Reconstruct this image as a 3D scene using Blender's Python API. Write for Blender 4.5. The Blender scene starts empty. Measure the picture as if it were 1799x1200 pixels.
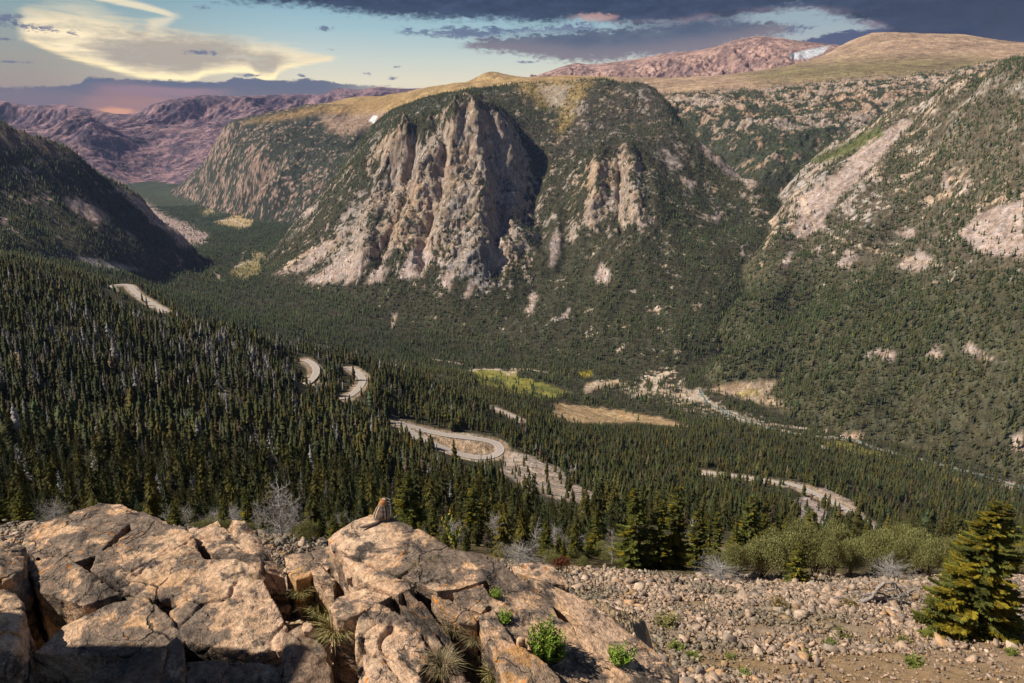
import bpy, bmesh, math, random
import numpy as np
from mathutils import Vector, Matrix
rad = math.radians
SC = bpy.context.scene
COL = SC.collection

# ------------------------------------------------------------------ camera
PITCH = rad(16.0); FPX = 1200.0          # the photograph: 1799 x 1200, about a 27 mm lens, looking down 16 degrees
CP, SP = math.cos(PITCH), math.sin(PITCH)
cam_d = bpy.data.cameras.new('camera'); cam = bpy.data.objects.new('camera', cam_d); COL.objects.link(cam)
cam.location = (0, 0, 0); cam.rotation_euler = (rad(90) - PITCH, 0, 0)
cam_d.sensor_fit = 'HORIZONTAL'; cam_d.sensor_width = 36.0; cam_d.lens = 36.0 * FPX / 1799.0
cam_d.clip_start = 0.05; cam_d.clip_end = 60000
SC.camera = cam

# ------------------------------------------------------------------ sun, exposure
SUN_EL, SUN_AZ = rad(46.0), rad(-92.0)     # azimuth from the view direction (+y), negative = left
SUNV = Vector((math.sin(SUN_AZ) * math.cos(SUN_EL), math.cos(SUN_AZ) * math.cos(SUN_EL), math.sin(SUN_EL)))
sl = bpy.data.lights.new('sun', 'SUN'); sl.energy = 5.0; sl.angle = rad(0.5); sl.color = (1.0, 0.90, 0.76)
so = bpy.data.objects.new('sun', sl); COL.objects.link(so)
so.rotation_euler = SUNV.to_track_quat('Z', 'Y').to_euler(); so.location = (-50, -10, 60)
vs = SC.view_settings
vs.view_transform = 'Standard'; vs.look = 'None'; vs.exposure = 0.42; vs.gamma = 1.0; vs.use_curve_mapping = False
SC.render.engine = 'CYCLES'
SC.cycles.use_denoising = True
SC.cycles.max_bounces = 5; SC.cycles.diffuse_bounces = 2; SC.cycles.glossy_bounces = 2
SC.cycles.volume_bounces = 0; SC.cycles.transparent_max_bounces = 8
SC.cycles.use_adaptive_sampling = True; SC.cycles.adaptive_threshold = 0.012

def ray(px, py):
    dx = (px - 899.5) / FPX; dy = (600.0 - py) / FPX
    return dx, CP + dy * SP, -SP + dy * CP
def at(px, py, D):
    """the point seen at that place of the photograph, D metres ahead along +y"""
    x, y, z = ray(px, py); k = D / y
    return Vector((x * k, D, z * k))
def proj(x, y, z):
    w = y * CP - z * SP; v = y * SP + z * CP
    return 899.5 + FPX * x / w, 600.0 - FPX * v / w
def azel(px, py):
    x, y, z = ray(px, py)
    return math.degrees(math.atan2(x, y)), math.degrees(math.atan2(z, math.hypot(x, y)))

# ------------------------------------------------------------------ node helper
class NT:
    def __init__(s, tree): s.t = tree; s.n = tree.nodes; s.l = tree.links
    def new(s, kind, **kw):
        nd = s.n.new(kind)
        for k, v in kw.items(): setattr(nd, k, v)
        return nd
    def put(s, sock, v):
        if v is None: return
        if hasattr(v, 'is_output'): s.l.new(v, sock)
        elif isinstance(v, (tuple, list)) and sock.type == 'RGBA' and len(v) == 3: sock.default_value = (*v, 1)
        else: sock.default_value = v
    def math(s, op, a, b=None, c=None, clamp=False):
        nd = s.new('ShaderNodeMath', operation=op, use_clamp=clamp)
        for i, v in enumerate((a, b, c)): s.put(nd.inputs[i], v)
        return nd.outputs[0]
    def mix(s, f, a, b, mode='MIX'):
        nd = s.new('ShaderNodeMix', data_type='RGBA', blend_type=mode, clamp_factor=True)
        s.put(nd.inputs[0], f); s.put(nd.inputs[6], a); s.put(nd.inputs[7], b)
        return nd.outputs[2]
    def ss(s, v, lo, hi, a=0.0, b=1.0):
        nd = s.new('ShaderNodeMapRange', interpolation_type='SMOOTHSTEP', clamp=True)
        for i, q in enumerate((v, lo, hi, a, b)): s.put(nd.inputs[i], q)
        return nd.outputs[0]
    def noise(s, vec, scale, detail=4, rough=0.55, dist=0.0, dim='3D'):
        nd = s.new('ShaderNodeTexNoise', noise_dimensions=dim)
        s.put(nd.inputs['Vector'], vec); nd.inputs['Scale'].default_value = scale
        nd.inputs['Detail'].default_value = detail; nd.inputs['Roughness'].default_value = rough
        nd.inputs['Distortion'].default_value = dist
        return nd.outputs[0]
    def vor(s, vec, scale, feature='F1', out=0, rnd=1.0):
        nd = s.new('ShaderNodeTexVoronoi', feature=feature)
        s.put(nd.inputs['Vector'], vec); nd.inputs['Scale'].default_value = scale; nd.inputs['Randomness'].default_value = rnd
        return nd.outputs[out]
    def ramp(s, f, stops, interp='LINEAR'):
        nd = s.new('ShaderNodeValToRGB'); cr = nd.color_ramp; cr.interpolation = interp
        while len(cr.elements) < len(stops): cr.elements.new(0.5)
        for e, (p, c) in zip(cr.elements, stops): e.position = p; e.color = (*c, 1) if len(c) == 3 else c
        s.put(nd.inputs[0], f)
        return nd.outputs[0]
    def comb(s, x, y, z):
        nd = s.new('ShaderNodeCombineXYZ')
        for i, v in enumerate((x, y, z)): s.put(nd.inputs[i], v)
        return nd.outputs[0]
    def map(s, vec, scale=(1, 1, 1), rot=(0, 0, 0), loc=(0, 0, 0)):
        nd = s.new('ShaderNodeMapping'); s.put(nd.inputs[0], vec)
        nd.inputs['Location'].default_value = loc; nd.inputs['Rotation'].default_value = rot; nd.inputs['Scale'].default_value = scale
        return nd.outputs[0]
    def curve(s, v, pts, lo, hi):
        """piecewise smooth curve y(v) through pts, over v in [lo, hi]"""
        nd = s.new('ShaderNodeFloatCurve'); c = nd.mapping.curves[0]
        ys = [p[1] for p in pts]; y0, y1 = min(ys) - 1e-3, max(ys) + 1e-3
        P = [((x - lo) / (hi - lo), (y - y0) / (y1 - y0)) for x, y in pts]
        while len(c.points) < len(P): c.points.new(0.5, 0.5)
        for cp, (x, y) in zip(c.points, P): cp.location = (x, y); cp.handle_type = 'AUTO_CLAMPED'
        nd.mapping.update()
        t = s.math('DIVIDE', s.math('SUBTRACT', v, lo), hi - lo, clamp=True)
        s.put(nd.inputs['Value'], t)
        return s.math('MULTIPLY_ADD', nd.outputs[0], y1 - y0, y0)
def srgb(r, g, b):
    f = lambda c: (c / 255) / 12.92 if c <= 10.3 else (((c / 255) + 0.055) / 1.055) ** 2.4
    return (f(r), f(g), f(b))

# ------------------------------------------------------------------ numpy noise
_rng = np.random.RandomState(7)
_perm = np.concatenate([_rng.permutation(4096)] * 3).astype(np.int32)
_ang = _rng.rand(4096) * 2 * np.pi
_gx, _gy = np.cos(_ang), np.sin(_ang)
_g3 = _rng.normal(size=(4096, 3)); _g3 /= np.linalg.norm(_g3, axis=1)[:, None]
def pn2(x, y):
    xi = np.floor(x).astype(np.int64); yi = np.floor(y).astype(np.int64); xf = x - xi; yf = y - yi
    xi &= 4095; yi &= 4095; x1 = (xi + 1) & 4095; y1 = (yi + 1) & 4095
    u = xf * xf * xf * (xf * (xf * 6 - 15) + 10); v = yf * yf * yf * (yf * (yf * 6 - 15) + 10)
    def g(a, b, fx, fy):
        h = _perm[_perm[a] + b]; return _gx[h] * fx + _gy[h] * fy
    n0 = g(xi, yi, xf, yf); n1 = g(x1, yi, xf - 1, yf); n2 = g(xi, y1, xf, yf - 1); n3 = g(x1, y1, xf - 1, yf - 1)
    a = n0 + u * (n1 - n0); b = n2 + u * (n3 - n2)
    return (a + v * (b - a)) * 1.5
def pn3(p):
    i = np.floor(p).astype(np.int64); f = p - i; i &= 4095; j = (i + 1) & 4095
    w = f * f * f * (f * (f * 6 - 15) + 10)
    r = 0
    for a in (0, 1):
        xa = (j if a else i)[:, 0]; wa = w[:, 0] if a else 1 - w[:, 0]
        for b in (0, 1):
            yb = (j if b else i)[:, 1]; wb = w[:, 1] if b else 1 - w[:, 1]
            for c in (0, 1):
                zc = (j if c else i)[:, 2]; wc = w[:, 2] if c else 1 - w[:, 2]
                h = _perm[_perm[_perm[xa] + yb] + zc]; g = _g3[h]
                d = g[:, 0] * (f[:, 0] - a) + g[:, 1] * (f[:, 1] - b) + g[:, 2] * (f[:, 2] - c)
                r = r + wa * wb * wc * d
    return r * 1.4
def fbm2(x, y, oct=5, gain=0.5, lac=2.03):
    r = 0; a = 1.0; s = 0
    for k in range(oct):
        r = r + a * pn2(x + 17.3 * k, y + 31.7 * k); s += a; a *= gain; x = x * lac; y = y * lac
    return r / s
def ridged2(x, y, oct=5, gain=0.5, lac=2.03):
    r = 0; a = 1.0; s = 0
    for k in range(oct):
        r = r + a * (1 - 2 * np.abs(pn2(x + 13.1 * k, y + 7.9 * k))); s += a; a *= gain; x = x * lac; y = y * lac
    return r / s
def fbm3(p, oct=4, gain=0.5, lac=2.03):
    r = 0; a = 1.0; s = 0
    for k in range(oct):
        r = r + a * pn3(p + 19.7 * k); s += a; a *= gain; p = p * lac
    return r / s
def sstep(v, lo, hi):
    t = np.clip((v - lo) / (hi - lo), 0, 1); return t * t * (3 - 2 * t)
def worley3(p, seed=0, want_id=True):
    """F1, F2 and the id of the nearest cell"""
    i0 = np.floor(p).astype(np.int64); f1 = np.full(len(p), 9.0); f2 = np.full(len(p), 9.0); cid = np.zeros(len(p), np.int64)
    for a in (-1, 0, 1):
        for b in (-1, 0, 1):
            for c in (-1, 0, 1):
                q = i0 + np.array((a, b, c)); h = _perm[(_perm[(_perm[(q[:, 0] + seed) & 4095] + q[:, 1]) & 4095] + q[:, 2]) & 4095].astype(np.int64)
                jit = np.stack([_ang[h], _ang[(h * 7 + 13) & 4095], _ang[(h * 11 + 5) & 4095]], 1) / (2 * np.pi)
                d = np.linalg.norm(q + jit - p, axis=1)
                near = d < f1
                f2 = np.where(near, f1, np.minimum(f2, d)); cid = np.where(near, h, cid); f1 = np.where(near, d, f1)
    return f1, f2, cid

# ------------------------------------------------------------------ mesh / object helpers
def link(o): COL.objects.link(o); return o
def mesh_np(name, V, F, attrs=None, smooth=True):
    """V (n,3); F (m,3 or 4) array or list of such arrays"""
    me = bpy.data.meshes.new(name); V = np.asarray(V, np.float32)
    Fs = F if isinstance(F, list) else [F]
    me.vertices.add(len(V)); me.vertices.foreach_set('co', V.ravel())
    nl = sum(f.size for f in Fs); npoly = sum(len(f) for f in Fs)
    me.loops.add(nl); me.polygons.add(npoly)
    me.loops.foreach_set('vertex_index', np.concatenate([np.asarray(f, np.int32).ravel() for f in Fs]))
    sizes = np.concatenate([np.full(len(f), f.shape[1], np.int32) for f in Fs])
    starts = np.concatenate([[0], np.cumsum(sizes)[:-1]]).astype(np.int32)
    me.polygons.foreach_set('loop_start', starts)
    if smooth: me.polygons.foreach_set('use_smooth', np.ones(npoly, bool))
    me.update(calc_edges=True)
    for k, a in (attrs or {}).items():
        a = np.asarray(a, np.float32)
        if a.ndim == 1:
            at_ = me.attributes.new(k, 'FLOAT', 'POINT'); at_.data.foreach_set('value', a)
        else:
            at_ = me.attributes.new(k, 'FLOAT_COLOR', 'POINT')
            c = np.ones((len(a), 4), np.float32); c[:, :3] = a[:, :3]; at_.data.foreach_set('color', c.ravel())
    return me
def obj(name, me, mat=None, parent=None):
    o = bpy.data.objects.new(name, me)
    if mat is not None and me is not None and not me.materials: me.materials.append(mat)
    if parent is not None: o.parent = parent
    return link(o)
def tag(o, label, cat, group=None):
    o['label'] = label; o['category'] = cat
    if group: o['group'] = group
    return o
def structure(o, label=None):
    o['kind'] = 'structure'
    if label: o['label'] = label
    return o
def principled(name, rough=0.9, spec=0.2):
    m = bpy.data.materials.new(name); m.use_nodes = True
    nt = NT(m.node_tree); b = nt.n['Principled BSDF']
    b.inputs['Roughness'].default_value = rough; b.inputs['Specular IOR Level'].default_value = spec
    return m, nt, b
# ------------------------------------------------------------------ world: Nishita sky, with the low banks of evening cloud ahead
W = bpy.data.worlds.new('World'); SC.world = W; W.use_nodes = True
W.cycles.sampling_method = 'MANUAL'; W.cycles.sample_map_resolution = 256
def build_world():
    w = NT(W.node_tree); w.n.clear()
    wo = w.new('ShaderNodeOutputWorld'); bg = w.new('ShaderNodeBackground'); w.l.new(bg.outputs[0], wo.inputs[0])
    skyt = w.new('ShaderNodeTexSky', sky_type='NISHITA', sun_disc=False)
    skyt.sun_elevation = SUN_EL; skyt.sun_rotation = SUN_AZ % (2 * math.pi); skyt.altitude = 2800
    g = w.new('ShaderNodeTexCoord').outputs['Generated']
    sx = w.new('ShaderNodeSeparateXYZ'); w.l.new(g, sx.inputs[0]); X, Y, Z = sx.outputs
    A = w.math('MULTIPLY', w.math('ARCTAN2', X, Y), 180 / math.pi)
    E = w.math('MULTIPLY', w.math('ARCSINE', Z), 180 / math.pi)
    v = w.comb(w.math('MULTIPLY', A, 0.30), w.math('MULTIPLY', E, 1.0), 0.0)
    n1 = w.math('SUBTRACT', w.noise(v, 1.0, 6, .6, .3), .5); n2 = w.math('SUBTRACT', w.noise(v, 3.6, 5, .62, .4), .5)
    n3 = w.math('SUBTRACT', w.noise(w.comb(w.math('MULTIPLY', A, 0.12), E, 3.0), 2.2, 6, .65, .6), .5)
    nE = w.math('ADD', w.math('MULTIPLY', n1, 1.0), w.math('MULTIPLY', n2, .55))
    def cv(pts):
        P = [azel(*p) for p in pts]; P = sorted(P)
        return w.curve(A, P, P[0][0] - .01, P[-1][0] + .01), P[0][0], P[-1][0]
    def above(pts, soft, amp, nz=nE):      # 1 above the curve
        c, a0, a1 = cv(pts); return w.ss(w.math('ADD', w.math('SUBTRACT', E, c), w.math('MULTIPLY', nz, amp)), -soft, soft)
    def inv(m): return w.math('SUBTRACT', 1.0, m)
    def mul(*m):
        r = m[0]
        for q in m[1:]: r = w.math('MULTIPLY', r, q)
        return r
    def span(p0, p1, s):                   # 1 between two azimuths
        a0, a1 = azel(p0, 60)[0], azel(p1, 60)[0]; s = s / 21.
        return mul(w.ss(A, a0 - s, a0 + s), inv(w.ss(A, a1 - s, a1 + s)))
    n4 = w.math('SUBTRACT', w.noise(w.comb(w.math('MULTIPLY', A, 0.55), E, 7.0), 3.2, 5, .65, .5), .5)
    nG = w.math('SUBTRACT', w.noise(w.comb(w.math('MULTIPLY', A, 0.8), w.math('MULTIPLY', E, 1.7), 11.0), 2.6, 5, .68, .5), .5)
    nF = w.math('ADD', w.math('MULTIPLY', n2, .8), w.math('MULTIPLY', n4, .9))
    def spot_(px, py, rx, ry, amp=.0, nz=nE):
        a, e = azel(px, py); rx /= 21.; ry /= 21.
        d = w.math('ADD', w.math('POWER', w.math('DIVIDE', w.math('SUBTRACT', A, a), rx), 2.0), w.math('POWER', w.math('DIVIDE', w.math('SUBTRACT', E, e), ry), 2.0))
        d = w.math('SQRT', d)
        return inv(w.ss(w.math('ADD', d, w.math('MULTIPLY', nz, -amp)), .35, 1.05))
    def scrap(px, py, rx, ry):
        a, e = azel(px, py); dx = w.math('DIVIDE', w.math('SUBTRACT', A, a), rx / 21.); dy = w.math('DIVIDE', w.math('SUBTRACT', E, e), ry / 21.)
        d = w.math('SQRT', w.math('ADD', w.math('MULTIPLY', dx, dx), w.math('MULTIPLY', dy, dy)))
        return w.ss(w.math('SUBTRACT', w.math('MULTIPLY', nG, 2.6), w.math('SUBTRACT', d, .55)), .0, .5)
    S = srgb
    # clear air from the horizon up
    t = w.math('DIVIDE', E, 14.0, clamp=True)
    base = w.ramp(t, [(0.0, S(170, 140, 130)), (.33, S(214, 204, 176)), (.45, S(190, 196, 182)), (.60, S(150, 178, 182)), (.78, S(112, 152, 170)), (1.0, S(92, 134, 165))])
    left = w.ramp(t, [(0.0, S(170, 130, 120)), (.2, S(150, 130, 118)), (.4, S(146, 142, 124)), (.6, S(128, 148, 146)), (.8, S(96, 136, 152)), (1.0, S(80, 125, 150))])
    col = w.mix(inv(w.ss(A, -35, -14)), base, left)
    col = w.mix(w.ss(A, 3, 16), col, w.mix(w.ss(E, 4.5, 9), S(196, 186, 168), S(138, 156, 162)))
    # high cirrus streak
    s1 = mul(above([(185, 4), (250, 16), (312, 33)], .10, .35, n3), inv(above([(185, -8), (250, 5), (312, 24)], .12, .3, n3)), span(180, 312, 14))
    s2 = mul(above([(262, 56), (290, 44), (313, 30)], .25, .5, n3), inv(above([(262, 36), (290, 30), (313, 22)], .25, .5, n3)), span(262, 314, 8))
    s3 = mul(above([(100, 18), (150, 22), (200, 30)], .3, .9, n3), inv(above([(100, 2), (150, 5), (200, 20)], .3, .9, n3)), span(100, 200, 30))
    cir = w.math('MAXIMUM', w.math('MAXIMUM', s1, w.math('MULTIPLY', s2, .8)), w.math('MULTIPLY', s3, .5))
    col = w.mix(w.math('MULTIPLY', cir, .8), col, S(228, 212, 175))
    # the anvil with its burning edge
    lowc = [(46, 74), (75, 87), (130, 107), (200, 126), (240, 137), (290, 142), (330, 144), (362, 134), (400, 130), (428, 129), (452, 139), (468, 143), (490, 130), (520, 120), (560, 113), (590, 107)]
    c_lo, a0, a1 = cv(lowc)
    d_lo = w.math('ADD', w.math('SUBTRACT', E, c_lo), w.math('MULTIPLY', n2, .22))
    upm = inv(above([(30, 30), (60, 22), (130, 24), (190, 34), (250, 46), (320, 54), (380, 66), (450, 78), (500, 84), (545, 94), (590, 104)], .6, 2.6, n3))
    anv = mul(w.ss(w.math('ADD', d_lo, w.math('MULTIPLY', n3, .35)), -.12, .30), upm, span(38, 586, 9))
    gray = w.math('MAXIMUM', spot_(320, 98, 150, 46, 1.2), w.math('MULTIPLY', spot_(468, 116, 46, 26, 1.0), .9))
    gray = w.math('MULTIPLY', gray, w.ss(d_lo, .15, .9))
    body = w.mix(w.math('MULTIPLY', gray, .95), w.mix(w.ss(n3, -.2, .25), S(206, 194, 164), S(240, 224, 188)), S(152, 144, 132))
    rim = inv(w.ss(w.math('ADD', d_lo, w.math('MULTIPLY', n4, .25)), .08, .62)); hot = spot_(345, 138, 190, 60)
    body = w.mix(w.math('MULTIPLY', rim, .9), body, w.mix(hot, S(240, 220, 172), S(255, 238, 184)))
    body = w.mix(1.0, body, (1.12, 1.07, .97), 'MULTIPLY')
    fil = w.math('ADD', w.math('MULTIPLY', n3, 1.2), w.math('MULTIPLY', n4, .5))
    col = w.mix(w.math('MULTIPLY', anv, w.ss(fil, -.5, .1, .35, 1.0)), col, body)
    # slate bank lying on the ranges, with the afterglow under it
    bank = mul(inv(above([(-200, 150), (0, 153), (80, 153), (140, 146), (165, 136), (230, 139), (310, 143), (380, 144), (430, 136), (500, 143), (545, 140), (600, 147), (680, 152), (740, 157), (800, 162)], .09, .55, nF)), inv(w.ss(A, azel(560, 150)[0], azel(790, 150)[0])))
    bc = w.mix(w.ss(w.math('SUBTRACT', E, w.math('MULTIPLY', n1, 1.2)), azel(300, 180)[1], azel(300, 142)[1]), S(110, 100, 106), S(80, 88, 106))
    bc = w.mix(w.math('MULTIPLY', spot_(240, 190, 95, 36, .7), .5), bc, S(176, 122, 108)); bc = w.mix(w.math('MULTIPLY', spot_(205, 196, 30, 8, 1.1, n4), .6), bc, S(232, 164, 116))
    bc = w.mix(mul(spot_(290, 160, 110, 12, .8), w.math('SUBTRACT', 1.0, spot_(330, 148, 80, 8))), bc, S(134, 108, 116))
    col = w.mix(w.math('MULTIPLY', bank, .96), col, bc)
    # dark decks, top and right
    pink = S(140, 112, 116)
    def cloud(col, m, c_top, c_low, f):
        return w.mix(m, col, w.mix(f, c_low, c_top))
    fE = w.ss(w.math('ADD', n1, w.math('MULTIPLY', n2, .6)), -.25, .3)
    m5 = mul(inv(above([(808, 80), (870, 66), (950, 60), (1030, 54), (1130, 47), (1250, 36), (1320, 38), (1410, 46)], .22, 1.4, nF)), above([(808, 84), (900, 92), (960, 102), (1050, 108), (1120, 98), (1200, 96), (1290, 76), (1410, 52)], .3, 1.4, nF), span(812, 1400, 16))
    m5 = mul(m5, w.ss(n2, -.36, -.2))
    lowp = w.ss(w.math('SUBTRACT', E, cv([(808, 84), (960, 98), (1050, 104), (1200, 92), (1410, 50)])[0]), .2, 1.4)
    col = w.mix(w.math('MULTIPLY', m5, .94), col, w.mix(lowp, S(112, 102, 106), w.mix(fE, S(54, 66, 84), S(84, 90, 102))))
    m4 = mul(inv(above([(700, 52), (760, 54), (815, 48), (870, 50), (1050, 42)], .18, 1.5, nF)), above([(700, 58), (760, 62), (820, 66), (900, 58), (1050, 52)], .2, 1.1, nF), span(702, 1045, 14))
    col = w.mix(w.math('MULTIPLY', m4, .92), col, w.mix(fE, S(72, 84, 112), S(98, 106, 126)))
    m6 = mul(inv(above([(1380, 84), (1430, 66), (1480, 56), (1540, 50), (1620, 60), (1700, 40)], .12, .9, nF)), span(1390, 1720, 16))
    col = w.mix(w.math('MULTIPLY', m6, .95), col, S(58, 66, 92))
    deck = above([(300, -22), (420, 1), (550, 10), (620, 20), (700, 29), (760, 32), (870, 34), (960, 40), (1010, 33), (1060, 36), (1120, 44), (1200, 40), (1280, 34), (1330, 24), (1400, 14), (1450, 22), (1520, 40), (1580, 66), (1640, 110), (1850, 150)], .38, 1.35, nF)
    dk = w.mix(fE, S(10, 24, 46), S(46, 58, 82)); dk = w.mix(w.ss(A, 18, 32), dk, w.mix(fE, S(10, 22, 38), S(34, 44, 62)))
    edge = inv(w.ss(w.math('SUBTRACT', E, cv([(300, -22), (700, 29), (960, 40), (1120, 44), (1330, 24), (1450, 22), (1580, 66), (1850, 150)])[0]), .0, .55))
    dk = w.mix(mul(edge, w.ss(A, 3, 10), w.ss(n1, -.15, .2), .75), dk, pink)
    col = w.mix(w.math('MULTIPLY', deck, .96), col, dk)
    col = w.mix(mul(spot_(1045, 30, 42, 8, 1.6, nF), .7), col, S(186, 148, 134))
    # small dark scraps
    for px, py, rx, ry, am in ((14, 34, 34, 16, 1.1), (45, 47, 34, 11, 1.2), (85, 50, 30, 9, 1.2), (130, 58, 24, 7, 1.3), (10, 69, 34, 4, .8), (20, 108, 44, 4, .8), (352, 92, 54, 8, 1.0), (570, 50, 24, 8, 1.6), (356, 13, 20, 6, 1.6), (645, 130, 13, 6, 1.0), (690, 138, 15, 6, 1.0), (583, 88, 13, 4, .8), (530, 133, 12, 5, 1.), (697, 117, 14, 4, .8), (925, 109, 40, 4, 1.), (440, 132, 44, 5, .8), (1130, 112, 40, 8, .8), (1400, 50, 44, 12, 1.)):
        col = w.mix(w.math('MULTIPLY', scrap(px, py, rx * .95, ry * .95), .85), col, S(84, 92, 116))
    k = mul(inv(w.ss(E, 12, 30)), inv(w.ss(w.math('ABSOLUTE', A), 55, 85)))
    x10 = w.new('ShaderNodeVectorMath', operation='SCALE'); w.put(x10.inputs[0], col); x10.inputs['Scale'].default_value = 1 / STR
    w.put(bg.inputs[0], w.mix(k, skyt.outputs[0], x10.outputs[0])); bg.inputs[1].default_value = STR
STR = 0.05
build_world()
# ------------------------------------------------------------------ the lie of the land
# each landform is a smooth surface through surveyed points (image place + distance -> a point in space); the ground is
# the upper envelope of the landforms, then weathered with noise.
def uLe(px, py, D):
    p = at(px, py, D); return (p.x / D, math.log(D), p.z / D)
class Landform:
    def __init__(s, name, pts=(), crest=(), toe=(), low=(), back=0.5, sink=90.0):
        P = [uLe(*p) for p in pts]
        if name.startswith('far_'):
            crest = [tuple(np.array(a) * (1 - t) + np.array(b) * t) for a, b in zip(crest[:-1], crest[1:]) for t in (0, .34, .67)] + [crest[-1]]
        for (px, py, D) in crest:
            p = at(px, py, D); P.append((p.x / D, math.log(D), p.z / D))
            for f in ((1.02, 1.08, 1.2) if name.startswith('far_') else (1.07, 1.2)):
                D2 = D * f; P.append((p.x / D, math.log(D2), (p.z - (D2 - D) * back) / D2))
        for (px, py, D) in toe:
            p = at(px, py, D); P.append((p.x / D, math.log(D), p.z / D))
            D2 = D * 0.94; P.append((p.x / D, math.log(D2), (p.z - sink) / D2))
        for (px, D, z) in low:
            P.append(((px - 899.5) / FPX / CP, math.log(D), z / D))
        P = np.array(P); s.name = name; s.X = P[:, :2]; n = len(P); c = 0.02
        r = np.sqrt(((s.X[:, None] - s.X[None]) ** 2).sum(2) + c * c)
        A = np.zeros((n + 3, n + 3)); A[:n, :n] = r - 0 * np.eye(n); A[:n, n] = A[n, :n] = 1
        A[:n, n + 1:] = s.X; A[n + 1:, :n] = s.X.T
        A[:n, :n] -= 1e-4 * np.eye(n)
        s.w = np.linalg.solve(A, np.concatenate([P[:, 2], np.zeros(3)])); s.c = c
    def e(s, u, l):
        q = np.stack([u.ravel(), l.ravel()], 1); out = np.empty(len(q)); n = len(s.X)
        for i in range(0, len(q), 60000):
            b = q[i:i + 60000]
            r = np.sqrt((b[:, None, 0] - s.X[None, :, 0]) ** 2 + (b[:, None, 1] - s.X[None, :, 1]) ** 2 + s.c ** 2)
            out[i:i + 60000] = r @ s.w[:n] + s.w[n] + b @ s.w[n + 1:]
        return out.reshape(u.shape)

LF = []
LF.append(Landform('hillside', pts=[
    # lip of the talus and the drop behind it
    (-150, 945, 22), (0, 945, 22), (300, 947, 25), (520, 950, 28), (700, 985, 30), (1000, 1005, 34), (1100, 1012, 34), (1300, 1030, 32), (1500, 1028, 31), (1799, 1024, 30), (2000, 1024, 30),
    (1000, 1200, 13), (1250, 1200, 13), (1500, 1200, 13), (1799, 1200, 13), (2000, 1200, 13), (1700, 1120, 18.5), (1560, 1066, 24), (1200, 1100, 20), (1000, 1200, 9.5), (1500, 1240, 9), (1799, 1240, 9), (700, 1050, 20), (500, 1000, 20), (200, 1000, 16), (0, 1000, 16), (400, 1100, 9),
    (0, 925, 60), (0, 905, 100), (0, 810, 220), (0, 650, 400), (0, 482, 680), (-200, 430, 720), (-200, 650, 420), (-200, 850, 200),
    (300, 905, 95), (300, 880, 150), (300, 830, 230), (300, 705, 380), (300, 580, 600), (150, 532, 650), (420, 618, 570),
    (500, 660, 545), (560, 690, 530), (500, 760, 350), (500, 850, 220), (500, 900, 130), (150, 760, 300),
    (700, 930, 80), (700, 905, 130), (700, 855, 230), (700, 805, 350), (700, 770, 470), (620, 730, 490),
    (800, 810, 420), (800, 880, 220), (900, 935, 90), (900, 905, 170), (890, 850, 365), (1000, 893, 300), (1000, 915, 200),
    (1100, 965, 70), (1100, 930, 150), (1100, 905, 260), 
    # hairpin bench and the cut slope below it
    (700, 748, 560), (760, 760, 560), (800, 770, 555), (860, 770, 570), (885, 790, 550), (840, 805, 525), (905, 803, 528), (945, 825, 500), (950, 845, 450), (1000, 860, 400), (1040, 872, 375), (1100, 888, 330), (1010, 815, 640), (1100, 860, 470),
    (545, 662, 620), (552, 632, 700), (620, 692, 600), (636, 655, 690), (590, 650, 740),
    (1100, 845, 580), (1100, 800, 850), (1100, 755, 1180),
    (1300, 950, 120), (1300, 905, 420), (1300, 843, 640), (1260, 834, 720), (1300, 800, 900), (1300, 755, 1250), (1400, 850, 640), (1480, 885, 590), (1555, 930, 550), (1600, 948, 535), (1420, 900, 500),
    (1500, 955, 200), (1500, 925, 480), (1500, 850, 800), (1500, 800, 1130), (1650, 940, 640), (1650, 860, 1000),
    (1799, 955, 300), (1799, 930, 700), (1799, 885, 1080), (2000, 950, 600), (2000, 920, 1000),
    # benches down to the river
    (760, 690, 780), (780, 655, 1350), (840, 656, 1740), (880, 700, 1150), (900, 745, 800), (960, 700, 1350), (970, 712, 1400), (1090, 735, 1400), (1210, 748, 1330), (1000, 745, 1200),
    (450, 596, 700), (540, 614, 790), (625, 630, 850), (700, 655, 900), (600, 588, 1900), (700, 618, 1800), (520, 572, 1950), (450, 552, 2050), (640, 600, 1880), (380, 535, 2050), (290, 546, 1040), (230, 515, 1150), (195, 505, 1210), (250, 500, 2150), (330, 520, 2100), (100, 475, 1500), (0, 452, 1600), (-200, 430, 1650), (-200, 425, 2100),
    # river and valley floor
    (1150, 690, 1620), (1320, 735, 1450), (1400, 758, 1380), (1500, 782, 1300), (1600, 812, 1240), (1760, 856, 1190), (1900, 890, 1160), (1040, 672, 1680), (960, 655, 1740), (870, 648, 1790), (760, 630, 1830),
    (690, 560, 2180), (640, 522, 2320), (480, 510, 2420), (430, 480, 2700), (410, 440, 3200), (410, 388, 4400), (330, 340, 6000), (245, 316, 7800), (200, 470, 2100), (200, 450, 2500), (0, 440, 1750), (300, 440, 2900), (330, 400, 4300), (470, 400, 4000),
    # it goes on under the far side
    (1250, 640, 1800), (1600, 770, 1420), (1799, 800, 1330)],
    low=[(440, 900, -330), (360, 840, -260), (540, 1100, -440), (640, 1200, -480), (300, 1300, -330), (420, 1500, -450), (560, 1500, -500), (100, 2350, -430), (0, 2600, -430), (-200, 2300, -430), (900, 3200, -520), (1300, 2500, -620), (1799, 2000, -720), (1000, 6000, -420), (1799, 5000, -700), (0, 3500, -420), (-200, 6000, -380), (0, 9000, -300), (900, 14000, -200), (1799, 14000, -300), (0, 14000, -250)]))
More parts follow.
